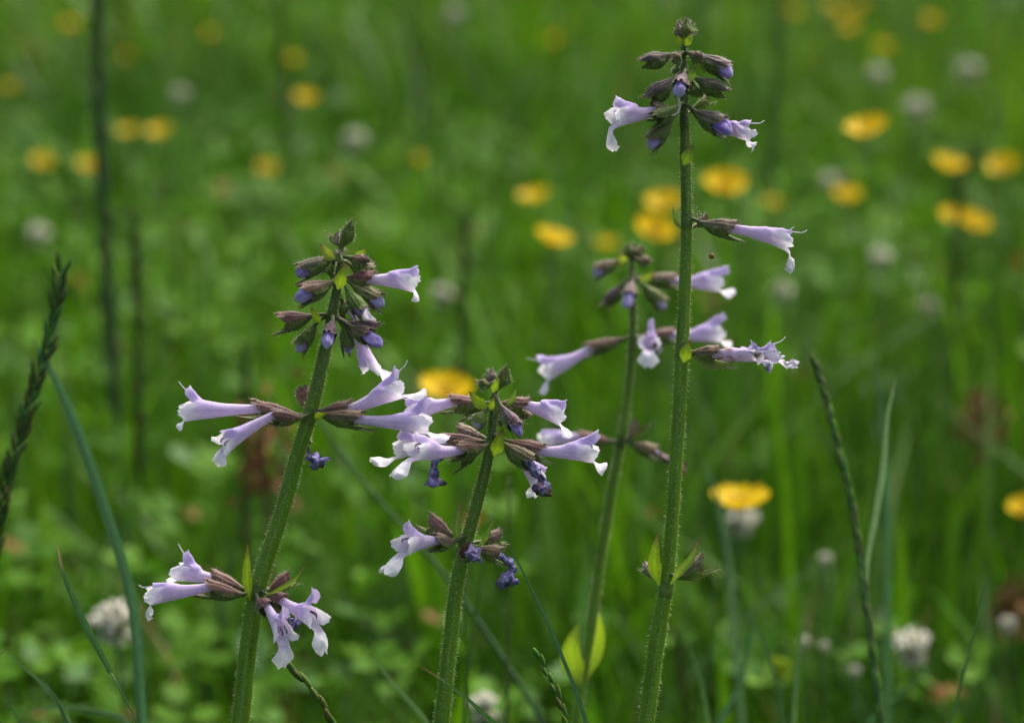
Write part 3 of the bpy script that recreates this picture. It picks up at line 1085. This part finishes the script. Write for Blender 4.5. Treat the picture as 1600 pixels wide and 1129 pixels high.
B = Sage(0.925, [(902, 1129, 12.5), (908, 1075, 12.5), (922, 990, 14), (938, 880, 13.5), (952, 790, 13), (969, 695, 12), (981, 620, 11),
                 (988, 540, 9.5), (989, 480, 8.5), (988, 430, 7), (987, 405, 6)],
         "softly blurred sage behind the tallest one, with a yellow green leaf pair low down", lean=.03e-3)
B.bract([(907, 1070, 3), (892, 1030, 5), (895, 1000, 6), (906, 972, 5)], 34, cols=((.18, .30, .03), (.30, .46, .02), (.22, .32, .03)), fold=.35, name="leaf")
B.bract([(910, 1070, -2), (924, 1030, -3), (934, 990, -3), (926, 930, -2)], 26, cols=((.18, .30, .03), (.30, .46, .02), (.22, .32, .03)), fold=.3, name="leaf")
B.node(969, 697, col=(.07, .13, .03))
B.flower((960, 690), (904, 684), (858, 687), (834, 676), (845, 705), (2, 4, 5), green=.1, R=.0024, ul=.006)
B.flower((981, 690), (1000, 662), dz=(2, 3, 0), kind='empty', green=.0, purple=(.19, .12, .11))
B.flower((984, 692), (1024, 706), dz=(2, 3, 0), kind='empty', green=.2, purple=(.2, .12, .08), pts=[(1018, 704, 3), (1042, 718, 3), (1058, 730, 2), (1068, 738, 2)], wk=dict(brown=.8, blue=(.24, .16, .12)))
B.node(988, 530, col=(.10, .18, .03))
B.flower((978, 528), (920, 546), (862, 577), (841, 554), (842, 612), (2, 4, 6), green=.2, R=.0023, style=True)
B.flower((1000, 528), (1028, 545), (1016, 536), (1028, 506), (1016, 572), (0, -4, 14), green=.1, ul=.0055, ua=70, ll=.007, la=75, lipw=1.3)
B.flower((998, 526), (1052, 523), (1114, 521), (1128, 489), (1141, 532), (-2, -4, -5), green=.1, R=.0023)
B.node(988, 440, col=(.07, .13, .03))
B.flower((968, 406), (933, 423), dz=(2, 3, 0), kind='bud', green=.3, R=.0023, budlen=.002, budcol=(.5, .46, .62))
B.flower((1000, 434), (1056, 438), (1112, 441), (1135, 415), (1145, 450), (-1, -2, -2), green=.15, R=.0024, purple=(.15, .1, .085))
B.flower((974, 442), (945, 478), dz=(2, 3, 0), kind='empty', green=.0, purple=GREY, R=.0023, open_=.3)
B.flower((989, 438), (983, 462), dz=(5, 10, 0), kind='bud', green=.0, budlen=.0055, R=.0024, budcol=(.38, .32, .66), purple=(.16, .11, .12))
B.flower((1004, 444), (1036, 474), dz=(2, 3, 0), kind='bud', green=.8, budlen=.002, R=.0023, budcol=(.55, .52, .72))
B.bract([(1000, 440, 3), (1010, 435, 4), (1024, 424, 4)], 14, cols=((.2, .3, .03), (.24, .34, .03), (.16, .12, .04)))
B.bract([(978, 412, 3), (972, 406, 5), (967, 392, 5)], 17, cols=((.22, .3, .03), (.26, .34, .03), (.16, .12, .04)))
B.flower((995, 405), (1017, 410), dz=(2, 3, 0), kind='empty', green=.2, R=.002, purple=(.2, .13, .11), open_=0)
B.flower((984, 404), (979, 382), dz=(1, 1, 0), kind='empty', green=.7, R=.002, open_=0)
B.flower((988, 404), (992, 381), dz=(0, 0, 0), kind='empty', green=.4, R=.0018, open_=0)
B.flower((992, 405), (1006, 386), dz=(0, 0, 0), kind='empty', green=.3, R=.0018, open_=0)

# ================================================================== bead on a thread under the tall plant's flower
def bead():
    e = empty("hanging_bead", R_.p(1112, 400, 2), None, "tiny amber bead hanging on a thread below a wilting flower", "bead")
    b = MB()
    c = R_.p(1112, 400, 2)
    path = [c + Vector((0, 0, .0008 * math.cos(math.pi * i / 10))) for i in range(11)]
    b.add(*tube(path, lambda t: .00085 * math.sin(math.pi * max(.02, min(.98, t))), lambda t, a: lc((.30, .20, .05), (.16, .09, .02), t), 14,
                disp=lambda q, t: Vector((noise.noise(q * 1500), 0, noise.noise(q * 1500 + Vector((3, 0, 0))))) * .0001))
    b.build("bead", M_STEM, e)
    b = MB()
    b.add(*tube(spline([R_.p(1112, 396, 2), R_.p(1113.5, 385, 2), R_.p(1113, 370, 2)], 6), lambda t: .00003, lambda t, a: (.35, .3, .15), 5))
    b.build("thread", M_HAIR, e)


bead()
for k, (x, y, r) in enumerate(((1089, 324, .00022), (1092, 331, .0003), (1095, 335, .0004), (1089, 336, .00035), (1093, 341, .00028))):
    b = MB()
    c = R_.p(x, y, 1)
    b.add(*tube([c + Vector((0, 0, r * math.cos(math.pi * i / 6))) for i in range(7)], lambda t: r * math.sin(math.pi * max(.05, min(.95, t))),
                lambda t, a: (.45, .46, .36), 8))
    o = b.build("seed_speck", M_HAIR, None, loc=c)
    o["label"] = "tiny pale speck clinging above the lone side flower of the tallest sage"
    o["category"] = "speck"
    o["group"] = "pale specks above the side flower"

# ================================================================== single grasses
def to_ground(P, bend=.5):
    """continue a blade or stalk below its last point down to the soil"""
    d = (P[-1] - P[-2]).normalized()
    h = P[-1].z
    if h < .01:
        return P
    foot = Vector((P[-1].x + d.x * h * bend, P[-1].y + d.y * h * bend * .3 + .004, -.003))
    mid = P[-1].lerp(foot, .45) + Vector((d.x * h * .12 * bend, 0, 0))
    return P + [mid, foot]


G1 = (.048, .125, .028)
G2 = (.055, .135, .045)
G3 = (.075, .17, .02)
GB = (.34, .25, .13)


def blade(pts, d, wpx, label, col=G2, tip=None, ground_=True, fold=.5, parent=None):
    P = [PX(x, y, d + (dd / 1000.0)) for x, y, dd in [(q + (0,))[:3] for q in pts]]
    n0 = len(P)
    Q = to_ground(P) if ground_ else P
    path = spline(Q, 46)
    tot = sum((b - a).length for a, b in zip(Q, Q[1:]))
    W = wpx * d / FPX
    b = MB()
    V, Fc, Cc = [], [], []
    tip = tip or col
    for i, p in enumerate(path):
        t = i / 45
        dirv = (path[min(i + 1, 45)] - path[max(i - 1, 0)]).normalized()
        N = perp(dirv, Vector((.25, -1, .35)))
        s_ = dirv.cross(N)
        ww = W * min(1.0, .06 + 1.25 * (t * tot / .05) ** .6 if t * tot < .05 else 1.0) * (1 - .35 * sm(.55, 1, t))
        for j in range(5):
            k = j / 2 - 1
            for sgn in (0,):
                V.append(p + s_ * k * ww * .5 + N * (abs(k) * ww * .5 * fold))
                c = lc(tip, col, sm(.0015, .009, t * tot))
                c = tuple(q * (1 + .25 * noise.noise(Vector((k * 3, t * 14, pts[0][0])))) for q in c)
                if j == 2:
                    c = tuple(q * 1.3 for q in c)
                Cc.append(c)
    for i in range(45):
        for j in range(4):
            Fc.append((i * 5 + j, i * 5 + j + 1, i * 5 + 6 + j, i * 5 + 5 + j))
    b.add(V, Fc, Cc)
    root = parent or empty("grass_plant", path[-1], None, label, "grass")
    b.build("blade", M_LEAF, root)
    return root


def spike(pts, d, wpx, label, col=G1, spikelets=None, sl=.007, sw=.0016, splay=.30, stemcol=None, ground_=True, name="seeding_grass", extra=None, group=None):
    """a flowering grass: stalk with spikelets set left and right along its upper part"""
    P = [PX(x, y, d) for x, y in pts]
    Q = to_ground(P) if ground_ else P
    path = spline(Q, 50)
    root = empty(name, path[-1], None, label, "grass", group)
    rr = wpx * d / FPX / 2
    sc = stemcol or col
    b = MB()
    b.add(*tube(path, lambda t: rr * (.45 + .55 * sm(0, .35, t)), lambda t, a: tuple(q * (1 + .3 * noise.noise(Vector((t * 30, a, d)))) for q in sc), 8))
    b.build("stem", M_STEM, root)
    if spikelets:
        n, f0, f1 = spikelets
        for k in range(n):
            f = lerp(f0, f1, k / max(1, n - 1))
            i = min(48, int(f * 49))
            p = path[i].lerp(path[i + 1], f * 49 - i)
            up_ = (path[i] - path[i + 1]).normalized()
            side = perp(up_, Vector((1, .3, 0))) * (1 if k % 2 else -1)
            side = side + perp(up_, Vector((0, 1, 0))) * random.uniform(-.5, .5)
            dv = (up_ + side * splay * random.uniform(.6, 1.4)).normalized()
            ln = sl * random.uniform(.8, 1.2) * (1 - .3 * (1 - k / n))
            wv = sw * random.uniform(.8, 1.2)
            pp = [p + side * rr * .6 + dv * ln * m / 7 for m in range(8)]
            mb = MB()
            cc = tuple(q * random.uniform(.75, 1.35) for q in col)
            mb.add(*tube(pp, lambda t: wv * .5 * (math.sin(math.pi * (t * .86 + .10)) ** .8 if t < .99 else .05), lambda t, a: lc(cc, (cc[0] * 1.5 + .02, cc[1] * 1.25, cc[2]), t), 6,
                         lambda a: 1 + .25 * math.cos(2 * a)))
            mb.build("spikelet", M_LEAF, root)
    return root


# left side
spike([(95, 425), (84, 500), (58, 590), (28, 690), (2, 790)], .93, 5, "dark seeding grass spike leaning at a slant, beside a broad arching blade", G1, (95, .0, .54), .0105, .0015, .30)
blade([(50, 528), (72, 565), (110, 645), (152, 760), (185, 860), (208, 950), (222, 1129)], .93, 17, "broad blue green grass blade arching over, left of the bent sage", (.06, .16, .06))
spike([(151, -90), (153, 40), (156, 200), (165, 400), (180, 620), (200, 900), (214, 1129)], 1.5, 6, "tall dark blurred grass stalk, taller than every sage, behind the broad arching blade", (.042, .115, .035), (90, .0, .55), .016, .0032, .12)
g_ = spike([(171, 1046), (192, 1085), (216, 1132)], .80, 4.5, "thin grass stem with one brown tipped leaf, left of the drooping sage flowers", (.06, .14, .04))
blade([(90, 852), (98, 893), (128, 965), (160, 1026), (173, 1050)], .80, 13, None, (.05, .14, .035), GB, ground_=False, fold=.35, parent=g_)
blade([(18, 1007), (8, 1017), (-16, 1036)], .80, 7, "short dark grass tip with a brown end, above pale crossing blades", (.05, .10, .03), (.16, .09, .04))
blade([(8, 1016), (40, 1045), (78, 1080), (108, 1129)], .86, 8, "pale green grass blade crossing a shorter one low down", (.075, .16, .055))
blade([(66, 1058), (84, 1085), (108, 1140)], .86, 9, "short pale grass blade forking off beside a crossing blade", (.085, .18, .06))
blade([(0, 1088), (22, 1112), (36, 1135)], .9, 9, "dim grass blade at the foot of the crossing pale blades", (.05, .12, .03))
blade([(30, 1112), (90, 1103), (150, 1110), (200, 1128)], .97, 10, "soft pale grass blade bowing sideways low in the meadow", (.07, .15, .05))
# middle
spike([(446, 1036), (470, 1058), (492, 1082), (508, 1108), (521, 1132)], .81, 4.5, "pale green seeding grass spike below the drooping sage flowers", (.085, .17, .035), (30, .0, .32), .0085, .0015, .06)
blade([(575, 1020), (600, 1050), (630, 1085), (668, 1132)], .92, 9, "soft pale grass blade between the bent sage and the shorter sage", (.10, .20, .06))
blade([(658, 1041), (690, 1060), (728, 1090), (772, 1132)], .77, 9.5, "green grass blade with a dry orange tip crossing the shorter sage's stem", (.06, .16, .03), (.30, .15, .07))
blade([(789, 838), (806, 872), (850, 960), (888, 1050), (917, 1132)], .79, 6, "thin blue green grass blade slanting up between two sages", (.04, .12, .045), (.05, .12, .03))
spike([(844, 1028), (856, 1055), (872, 1088), (886, 1132)], .82, 3.5, "small seeding grass spike beside the thin slanting blade", (.075, .16, .03), (32, .0, .26), .0055, .0012, .14)
spike([(485, 640), (540, 718), (600, 790), (665, 862), (725, 938), (790, 1035), (850, 1135)], 1.03, 8, "long dark grass stalk slanting behind the shorter sage", (.030, .085, .028))
spike([(795, 745), (796, 880), (794, 1010), (792, 1135)], 1.0, 6, "thin upright brownish stalk behind the withered flowers of the shorter sage", (.06, .085, .02))
spike([(722, 715), (721, 760), (719, 800), (724, 900)], .90, 3, "fine upright grass stem hidden partly by the shorter sage", (.05, .12, .03))
spike([(768, 800), (752, 900), (736, 1010), (724, 1135)], .98, 8, "soft green grass stem running alongside the shorter sage's stem", (.05, .13, .02))
# right side
g_ = spike([(1278, 578), (1295, 640), (1312, 705), (1335, 810), (1350, 920), (1364, 1020), (1376, 1135)], .92, 6, "green seeding grass stalk leaning, with a pale blade beside it", (.085, .20, .055), (64, .0, .40), .009, .0014, .05)
blade([(1399, 592), (1386, 650), (1379, 730), (1368, 800), (1354, 880), (1352, 930)], .921, 12, None, (.16, .28, .11), ground_=False, parent=g_)
blade([(1542, 902), (1522, 985), (1500, 1070), (1484, 1135)], .90, 6, "lone thin grass blade slanting in the open meadow right of white clover", (.045, .12, .03))
blade([(1262, 942), (1250, 1000), (1243, 1070), (1238, 1135)], 1.0, 8, "pale thin grass blade near a yellow green flower head", (.09, .18, .06))
blade([(1142, 925), (1170, 960), (1200, 1020), (1226, 1135)], 1.02, 7, "dim slanting grass blade below the nearest buttercup", (.045, .12, .03))
blade([(1072, 990), (1084, 1030), (1096, 1070), (1106, 1135)], .98, 9, "soft grass blade beside the foot of the tallest sage", (.07, .16, .04))
blade([(1460, 1030), (1430, 1062), (1395, 1095), (1350, 1140)], 1.02, 9, "soft grass blade bent across below a white clover head", (.05, .13, .04))
blade([(1178, 950), (1168, 1010), (1150, 1080), (1120, 1135)], 1.02, 10, "soft broad grass blade leaning left below the nearest buttercup", (.055, .14, .05))
blade([(1095, 715), (1112, 750), (1126, 800), (1140, 900)], 1.15, 10, "blurred pale grass blade left of the nearest buttercup", (.08, .16, .07))
blade([(1362, 560), (1372, 600), (1380, 660), (1384, 740)], 1.12, 12, "blurred grass blade behind the leaning seeding stalk", (.05, .13, .05))
# blurred seed heads further back
for x0, y0, x1, y1, d, wp, lb in (
        (730, 345, 722, 500, 1.55, 6, "blurred dark seed head above the shorter sage"),
        (210, 345, 216, 500, 1.30, 5, "blurred seed head right of the tall dark stalk"),
        (1222, 0, 1206, 190, 1.9, 8, "blurred dark seed head right of the tallest sage's tip"),
        (1535, 228, 1500, 292, 1.7, 10, "slanting dark seed head between two buttercups"),
        (1060, 1000, 1066, 1050, 1.3, 5, "faint seed head low beside the tallest sage's stem"),
        (440, 0, 445, 130, 2.2, 8, "faint seed head far back above the bent sage"),
        (640, 10, 668, 190, 2.4, 8, "faint leaning seed head far back in the meadow"),
        (385, 560, 384, 690, 1.35, 5, "blurred upright seed head left of the bent sage")):
    spike([(x0, y0), ((x0 + x1) / 2, (y0 + y1) / 2), (x1, y1), (x1 + (x1 - x0) * .3, y1 + 260)], d, wp * .4, lb, (.045, .11, .018), (30, .0, .34), .011, .0026, .16)

# ================================================================== buttercups
def buttercup_meshes():
    b = MB()
    V, Fc, Cc = [], [], []
    n, m = 8, 8
    for i in range(n):
        t = i / (n - 1)
        for j in range(m + 1):
            k = j / m * 2 - 1
            wv = .0068 * (sm(-.05, .75, t) * .95 + .12) * (1 - .25 * t ** 6)
            rad_ = .0012 + .0118 * t * (1 - .10 * k * k * t + .03 * math.cos(k * 6))
            V.append(Vector((rad_, k * wv, .0012 + .0062 * t ** 1.5 + .0016 * k * k * t)))
            Cc.append(lc((.58, .38, .001), (.72, .52, .001), t))
    for i in range(n - 1):
        for j in range(m):
            Fc.append((i * (m + 1) + j, i * (m + 1) + j + 1, (i + 1) * (m + 1) + j + 1, (i + 1) * (m + 1) + j))
    b.add(V, Fc, Cc)
    pet = b.mesh("petal", M_YELLOW)
    b = MB()
    b.add(*tube([Vector((0, 0, .004 * i / 6)) for i in range(7)], lambda t: .0026 * math.sqrt(max(.03, 1 - t * t)), lambda t, a: (.30, .30, .02), 12,
                lambda a: 1 + .1 * math.cos(6 * a)))
    for k in range(34):
        a = k * 2.4
        r = .0026 + .0016 * random.random()
        p = Vector((math.cos(a) * .0022, math.sin(a) * .0022, .001))
        q = Vector((math.cos(a) * r * 1.3, math.sin(a) * r * 1.3, .0055))
        b.add(*tube([p, p.lerp(q, .7), q], lambda t: .0002 + .0003 * sm(.5, .9, t), lambda t, a_: (.60, .38, .01), 5))
    cen_ = b.mesh("centre", M_YELLOW)
    return pet, cen_


PET, CEN = buttercup_meshes()


def child(name, me, parent, loc, rot, sc):
    o = bpy.data.objects.new(name, me)
    COL.objects.link(o)
    o.parent = parent
    o.location = loc
    o.rotation_euler = rot
    o.scale = (sc, sc, sc)
    return o


def buttercup(x, y, d=None, h=.25, size=1.0, tilt=(0, 0), label=None, group="buttercups in the background meadow"):
    if d is None:
        d = depth_for_height(y, h)
    c = PX(x, y, d)
    foot = Vector((c.x + random.uniform(-.03, .03), c.y + random.uniform(-.02, .04), 0))
    root = empty("buttercup", foot, None, label or "blurred yellow buttercup far back in the meadow grass", "buttercup", None if label else group)
    b = MB()
    m = foot.lerp(c, .5) + Vector((random.uniform(-.012, .012), random.uniform(-.01, .01), 0))
    b.add(*tube(spline([foot - Vector((0, 0, .003)), m, c + Vector((0, 0, .001))], 14), lambda t: .0011 - .0004 * t, lambda t, a: (.06, .14, .02), 7))
    b.build("stem", M_STEM, root)
    rz = random.uniform(0, 6.28)
    from mathutils import Euler, Matrix
    T = Euler((tilt[0], tilt[1], 0)).to_matrix()
    for k in range(5):
        Rm = T @ Matrix.Rotation(rz + k * 2 * math.pi / 5, 3, 'Z')
        child("petal", PET, root, c - foot, Rm.to_euler(), size * random.uniform(.95, 1.05))
    child("centre", CEN, root, c - foot, T.to_euler(), size)
    return root


buttercup(1154, 796, h=.245, size=.95, tilt=(.03, .02), label="nearest yellow buttercup, cup seen from the side above pale clover")
buttercup(697, 622, h=.26, size=.95, tilt=(.25, .1), label="yellow buttercup half hidden behind the flowers of two sages")
CUPS = [
    (862, 382, 1.60, .95, "bright yellow buttercup left of the blurred sage's top buds"),
    (1022, 368, 1.58, 1.0, "bright buttercup between the blurred sage's top and the tallest stem"),
    (1038, 326, 1.75, 1.0, "buttercup touching the tallest sage's stem, above a brighter one"),
    (1132, 299, 1.60, 1.05, "wide buttercup right beside the tallest sage's bare upper stem"),
    (1356, 211, 1.55, 1.0, "lone bright buttercup level with the tallest sage's open upper flowers"),
    (1481, 265, 1.85, .95, "buttercup left of the slanting dark seed head"),
    (1568, 267, 1.95, .95, "buttercup right of the slanting dark seed head"),
    (1492, 346, 1.75, .9, "brighter buttercup of a touching pair below the slanting seed head"),
    (1520, 355, 1.85, .9, "duller buttercup of a touching pair below the slanting seed head"),
    (1322, 312, 1.95, .85, "dull round buttercup between the tallest sage's side flower and the touching pair"),
    (1207, 321, 2.2, .8, "very faint buttercup just above the tallest sage's lone side flower"),
    (837, 314, 1.9, .9, "round buttercup above the bright one left of the blurred sage"),
    (948, 386, 2.0, .7, "faint buttercup directly behind the blurred sage's top left bud"),
    (478, 159, 2.3, 1.0, "lone round buttercup high above the bent sage"),
    (251, 211, 2.3, 1.1, "brighter buttercup of a close pair right of the tall dark stalk"),
    (202, 209, 2.45, 1.0, "duller buttercup of a close pair right of the tall dark stalk"),
    (68, 257, 2.4, 1.0, "dull buttercup a little left of the tall dark stalk"),
    (137, 263, 2.35, .95, "buttercup half behind the tall dark stalk"),
    (417, 268, 2.5, 1.0, "faint buttercup above and left of the bent sage's tip"),
    (649, 255, 2.5, 1.0, "faint buttercup above and right of the bent sage's tip"),
    (1600, 800, 1.4, .7, "small buttercup beyond the leaning seeding stalk, level with the nearest buttercup")]
CUPS += [(x, y, d, s_, None) for x, y, d, s_ in (
    (865, 68, 3.0, 1.2), (885, 45, 3.2, 1.0), (1300, 14, 3.1, 1.2), (1330, 48, 3.0, 1.2), (1455, 36, 2.9, 1.2), (1380, 76, 2.8, 1.0),
    (1240, 22, 3.2, 1.1), (1345, 12, 3.3, 1.2), (110, 42, 3.0, 1.1), (335, 55, 3.1, 1.1), (460, 96, 2.9, 1.0), (195, 92, 2.9, .9),
    (1320, 30, 3.4, 1.2), (868, 60, 3.3, 1.1), (15, 140, 2.8, 1.0))]
for x, y, d, s_, lb in CUPS:
    buttercup(x, y, d, size=s_ * (.90 if d < 2.2 else .70 if d < 2.8 else .58), tilt=(random.uniform(.05, .45), random.uniform(-.3, .3)), label=lb)

# ================================================================== white clover heads
def clover_head():
    b = MB()
    for k in range(64):
        z = 1 - 1.55 * (k + .5) / 64
        r = math.sqrt(max(0, 1 - z * z))
        a = k * 2.39996 + random.uniform(-.2, .2)
        d = Vector((r * math.cos(a), r * math.sin(a), z * .8))
        p = d * .0028
        ln = .0062 * random.uniform(.65, 1.25)
        dd = d + Vector((random.uniform(-.25, .25), random.uniform(-.25, .25), .45)) if z > -.1 else d + Vector((random.uniform(-.2, .2), random.uniform(-.2, .2), -.9))
        dd.normalize()
        c = lc((.88, .89, .80), (.60, .52, .42), random.random() * .6 + (.5 if z < -.15 else 0))
        b.add(*tube([p, p + dd * ln * .5, p + dd * ln * .85, p + dd * ln], lambda t: (.0003 + .0007 * math.sin(math.pi * min(1, t * 1.05))), lambda t, a_: lc((.24, .32, .10), c, t * 1.8), 6,
                    lambda a_: 1 + .3 * math.cos(2 * a_)))
    return b.mesh("flower_head", M_WHITE)


CLH = clover_head()


def clover(x, y, d, s_, label=None, group="white clover heads far back in the grass"):
    c = PX(x, y, d)
    if c.z < .02:
        c.z = .02
    foot = Vector((c.x + random.uniform(-.015, .015), c.y + random.uniform(-.01, .02), 0))
    root = empty("white_clover", foot, None, label or "blurred white clover head far back in the meadow grass", "clover", None if label else group)
    b = MB()
    b.add(*tube(spline([foot - Vector((0, 0, .002)), foot.lerp(c, .5) + Vector((.004, 0, 0)), c], 10), lambda t: .0009, lambda t, a: (.06, .14, .03), 6))
    b.build("stem", M_STEM, root)
    child("flower_head", CLH, root, c - foot, (random.uniform(-.3, .3), random.uniform(-.3, .3), random.uniform(0, 6)), s_)


clover(178, 976, 1.14, 1.15, "white clover head behind the broad arching blade and drooping sage flowers")
clover(1425, 1012, 1.22, 1.0, "white clover head low in the grass right of the leaning seeding stalk")
clover(1160, 816, 1.35, .9, "pale clover head just below the nearest buttercup")
clover(755, 1106, 1.12, .75, "small white clover head beside the foot of the shorter sage")
clover(1290, 873, 1.35, .36, "small pale clover bud right of the tallest sage's lowest leaves")
clover(1256, 1002, 1.25, .30, "tiny pale clover bud beside a pale thin blade")
clover(1288, 1010, 1.25, .28, "tiny pale clover bud left of the leaning seeding stalk")
clover(1336, 1048, 1.3, .32, "tiny pale clover bud close to the leaning seeding stalk's foot")
clover(1575, 975, 1.3, .45, "faded pinkish clover head right of the lone thin blade")
for x, y, d, s_, lb in (
        (1376, 405, 1.9, .9, "pale round clover head right of the tallest sage's lone side flower"),
        (1221, 460, 1.8, .9, "pale clover head between the lone side flower and the shrivelled one"),
        (1433, 170, 2.4, 1.2, "pale clover head above and right of the lone bright buttercup"),
        (555, 222, 2.5, 1.2, "faint clover head above the bent sage's tip"),
        (60, 368, 2.1, 1.0, "faint clover head above the dark slanting grass spike"),
        (280, 150, 2.6, 1.0, "faint clover head above the close buttercup pair"),
        (1515, 112, 2.6, 1.3, "faint pinkish clover head above the slanting dark seed head"),
        (1296, 284, 2.2, .8, "small clover head beside the dull round buttercup"),
        (690, 462, 1.9, .9, "faint clover head right of the bent sage's upper open flower"),
        (1450, 480, 1.9, .7, "small faint clover head below the touching buttercup pair"),
        (1372, 118, 2.6, 1.1, None), (710, 25, 3.0, 1.2, None)):
    clover(x, y, d, s_, lb)
# yellow-green flower head
root = empty("yellow_green_flower", PX(1217, 1046, 1.2) * 1.0, None, "small yellow green flower head low beside a pale thin grass blade", "flower")
c = PX(1217, 1046, 1.2)
b = MB()
b.add(*tube(spline([Vector((c.x, c.y + .01, 0)), c], 6), lambda t: .001, lambda t, a: (.07, .15, .02), 6))
b.build("stem", M_STEM, root)
hd = CLH.copy()
hd.attributes["Col"].data.foreach_set("color", np.tile(np.array([.30, .42, .012, 1], dtype=np.float32), len(hd.vertices)))
child("flower_head", hd, root, (0, 0, 0), (0, 0, 0), .62)

# ================================================================== dried dock heads (the brown smudges)
for x, y, d, sc_, lb in ((408, 700, 1.30, 1.0, "brown dried seed head blurred behind the bent sage"),
                         (1535, 655, 1.6, .8, "faint brown dried seed head beyond the leaning seeding stalk"),
                         (1575, 950, 1.35, .6, "low brown dried seed head near the faded clover")):
    c = PX(x, y, d)
    foot = Vector((c.x + .01, c.y + .01, 0))
    root = empty("dried_plant", foot, None, lb, "dried plant")
    b = MB()
    pth = spline([foot, foot.lerp(c, .5), c + Vector((0, 0, .018 * sc_))], 14)
    b.add(*tube(pth, lambda t: .0012, lambda t, a: (.10, .06, .03), 6))
    b.build("stem", M_BROWN, root)
    b = MB()
    for k in range(70):
        q = c + Vector((random.gauss(0, .0065), random.gauss(0, .006), random.gauss(-.004, .012))) * sc_
        o = Vector((random.gauss(0, 1), random.gauss(0, 1), random.gauss(.3, 1))).normalized()
        cc = lc((.17, .095, .035), (.08, .05, .02), random.random())
        b.add(*leaf_mesh([q, q + o * .004, q + o * .008 + Vector((0, 0, -.001))], .0045, perp(o, Vector((.2, -1, .4))), (cc, cc, cc), .3, 5, 2, .4, k))
    b.build("seed_head", M_BROWN, root)
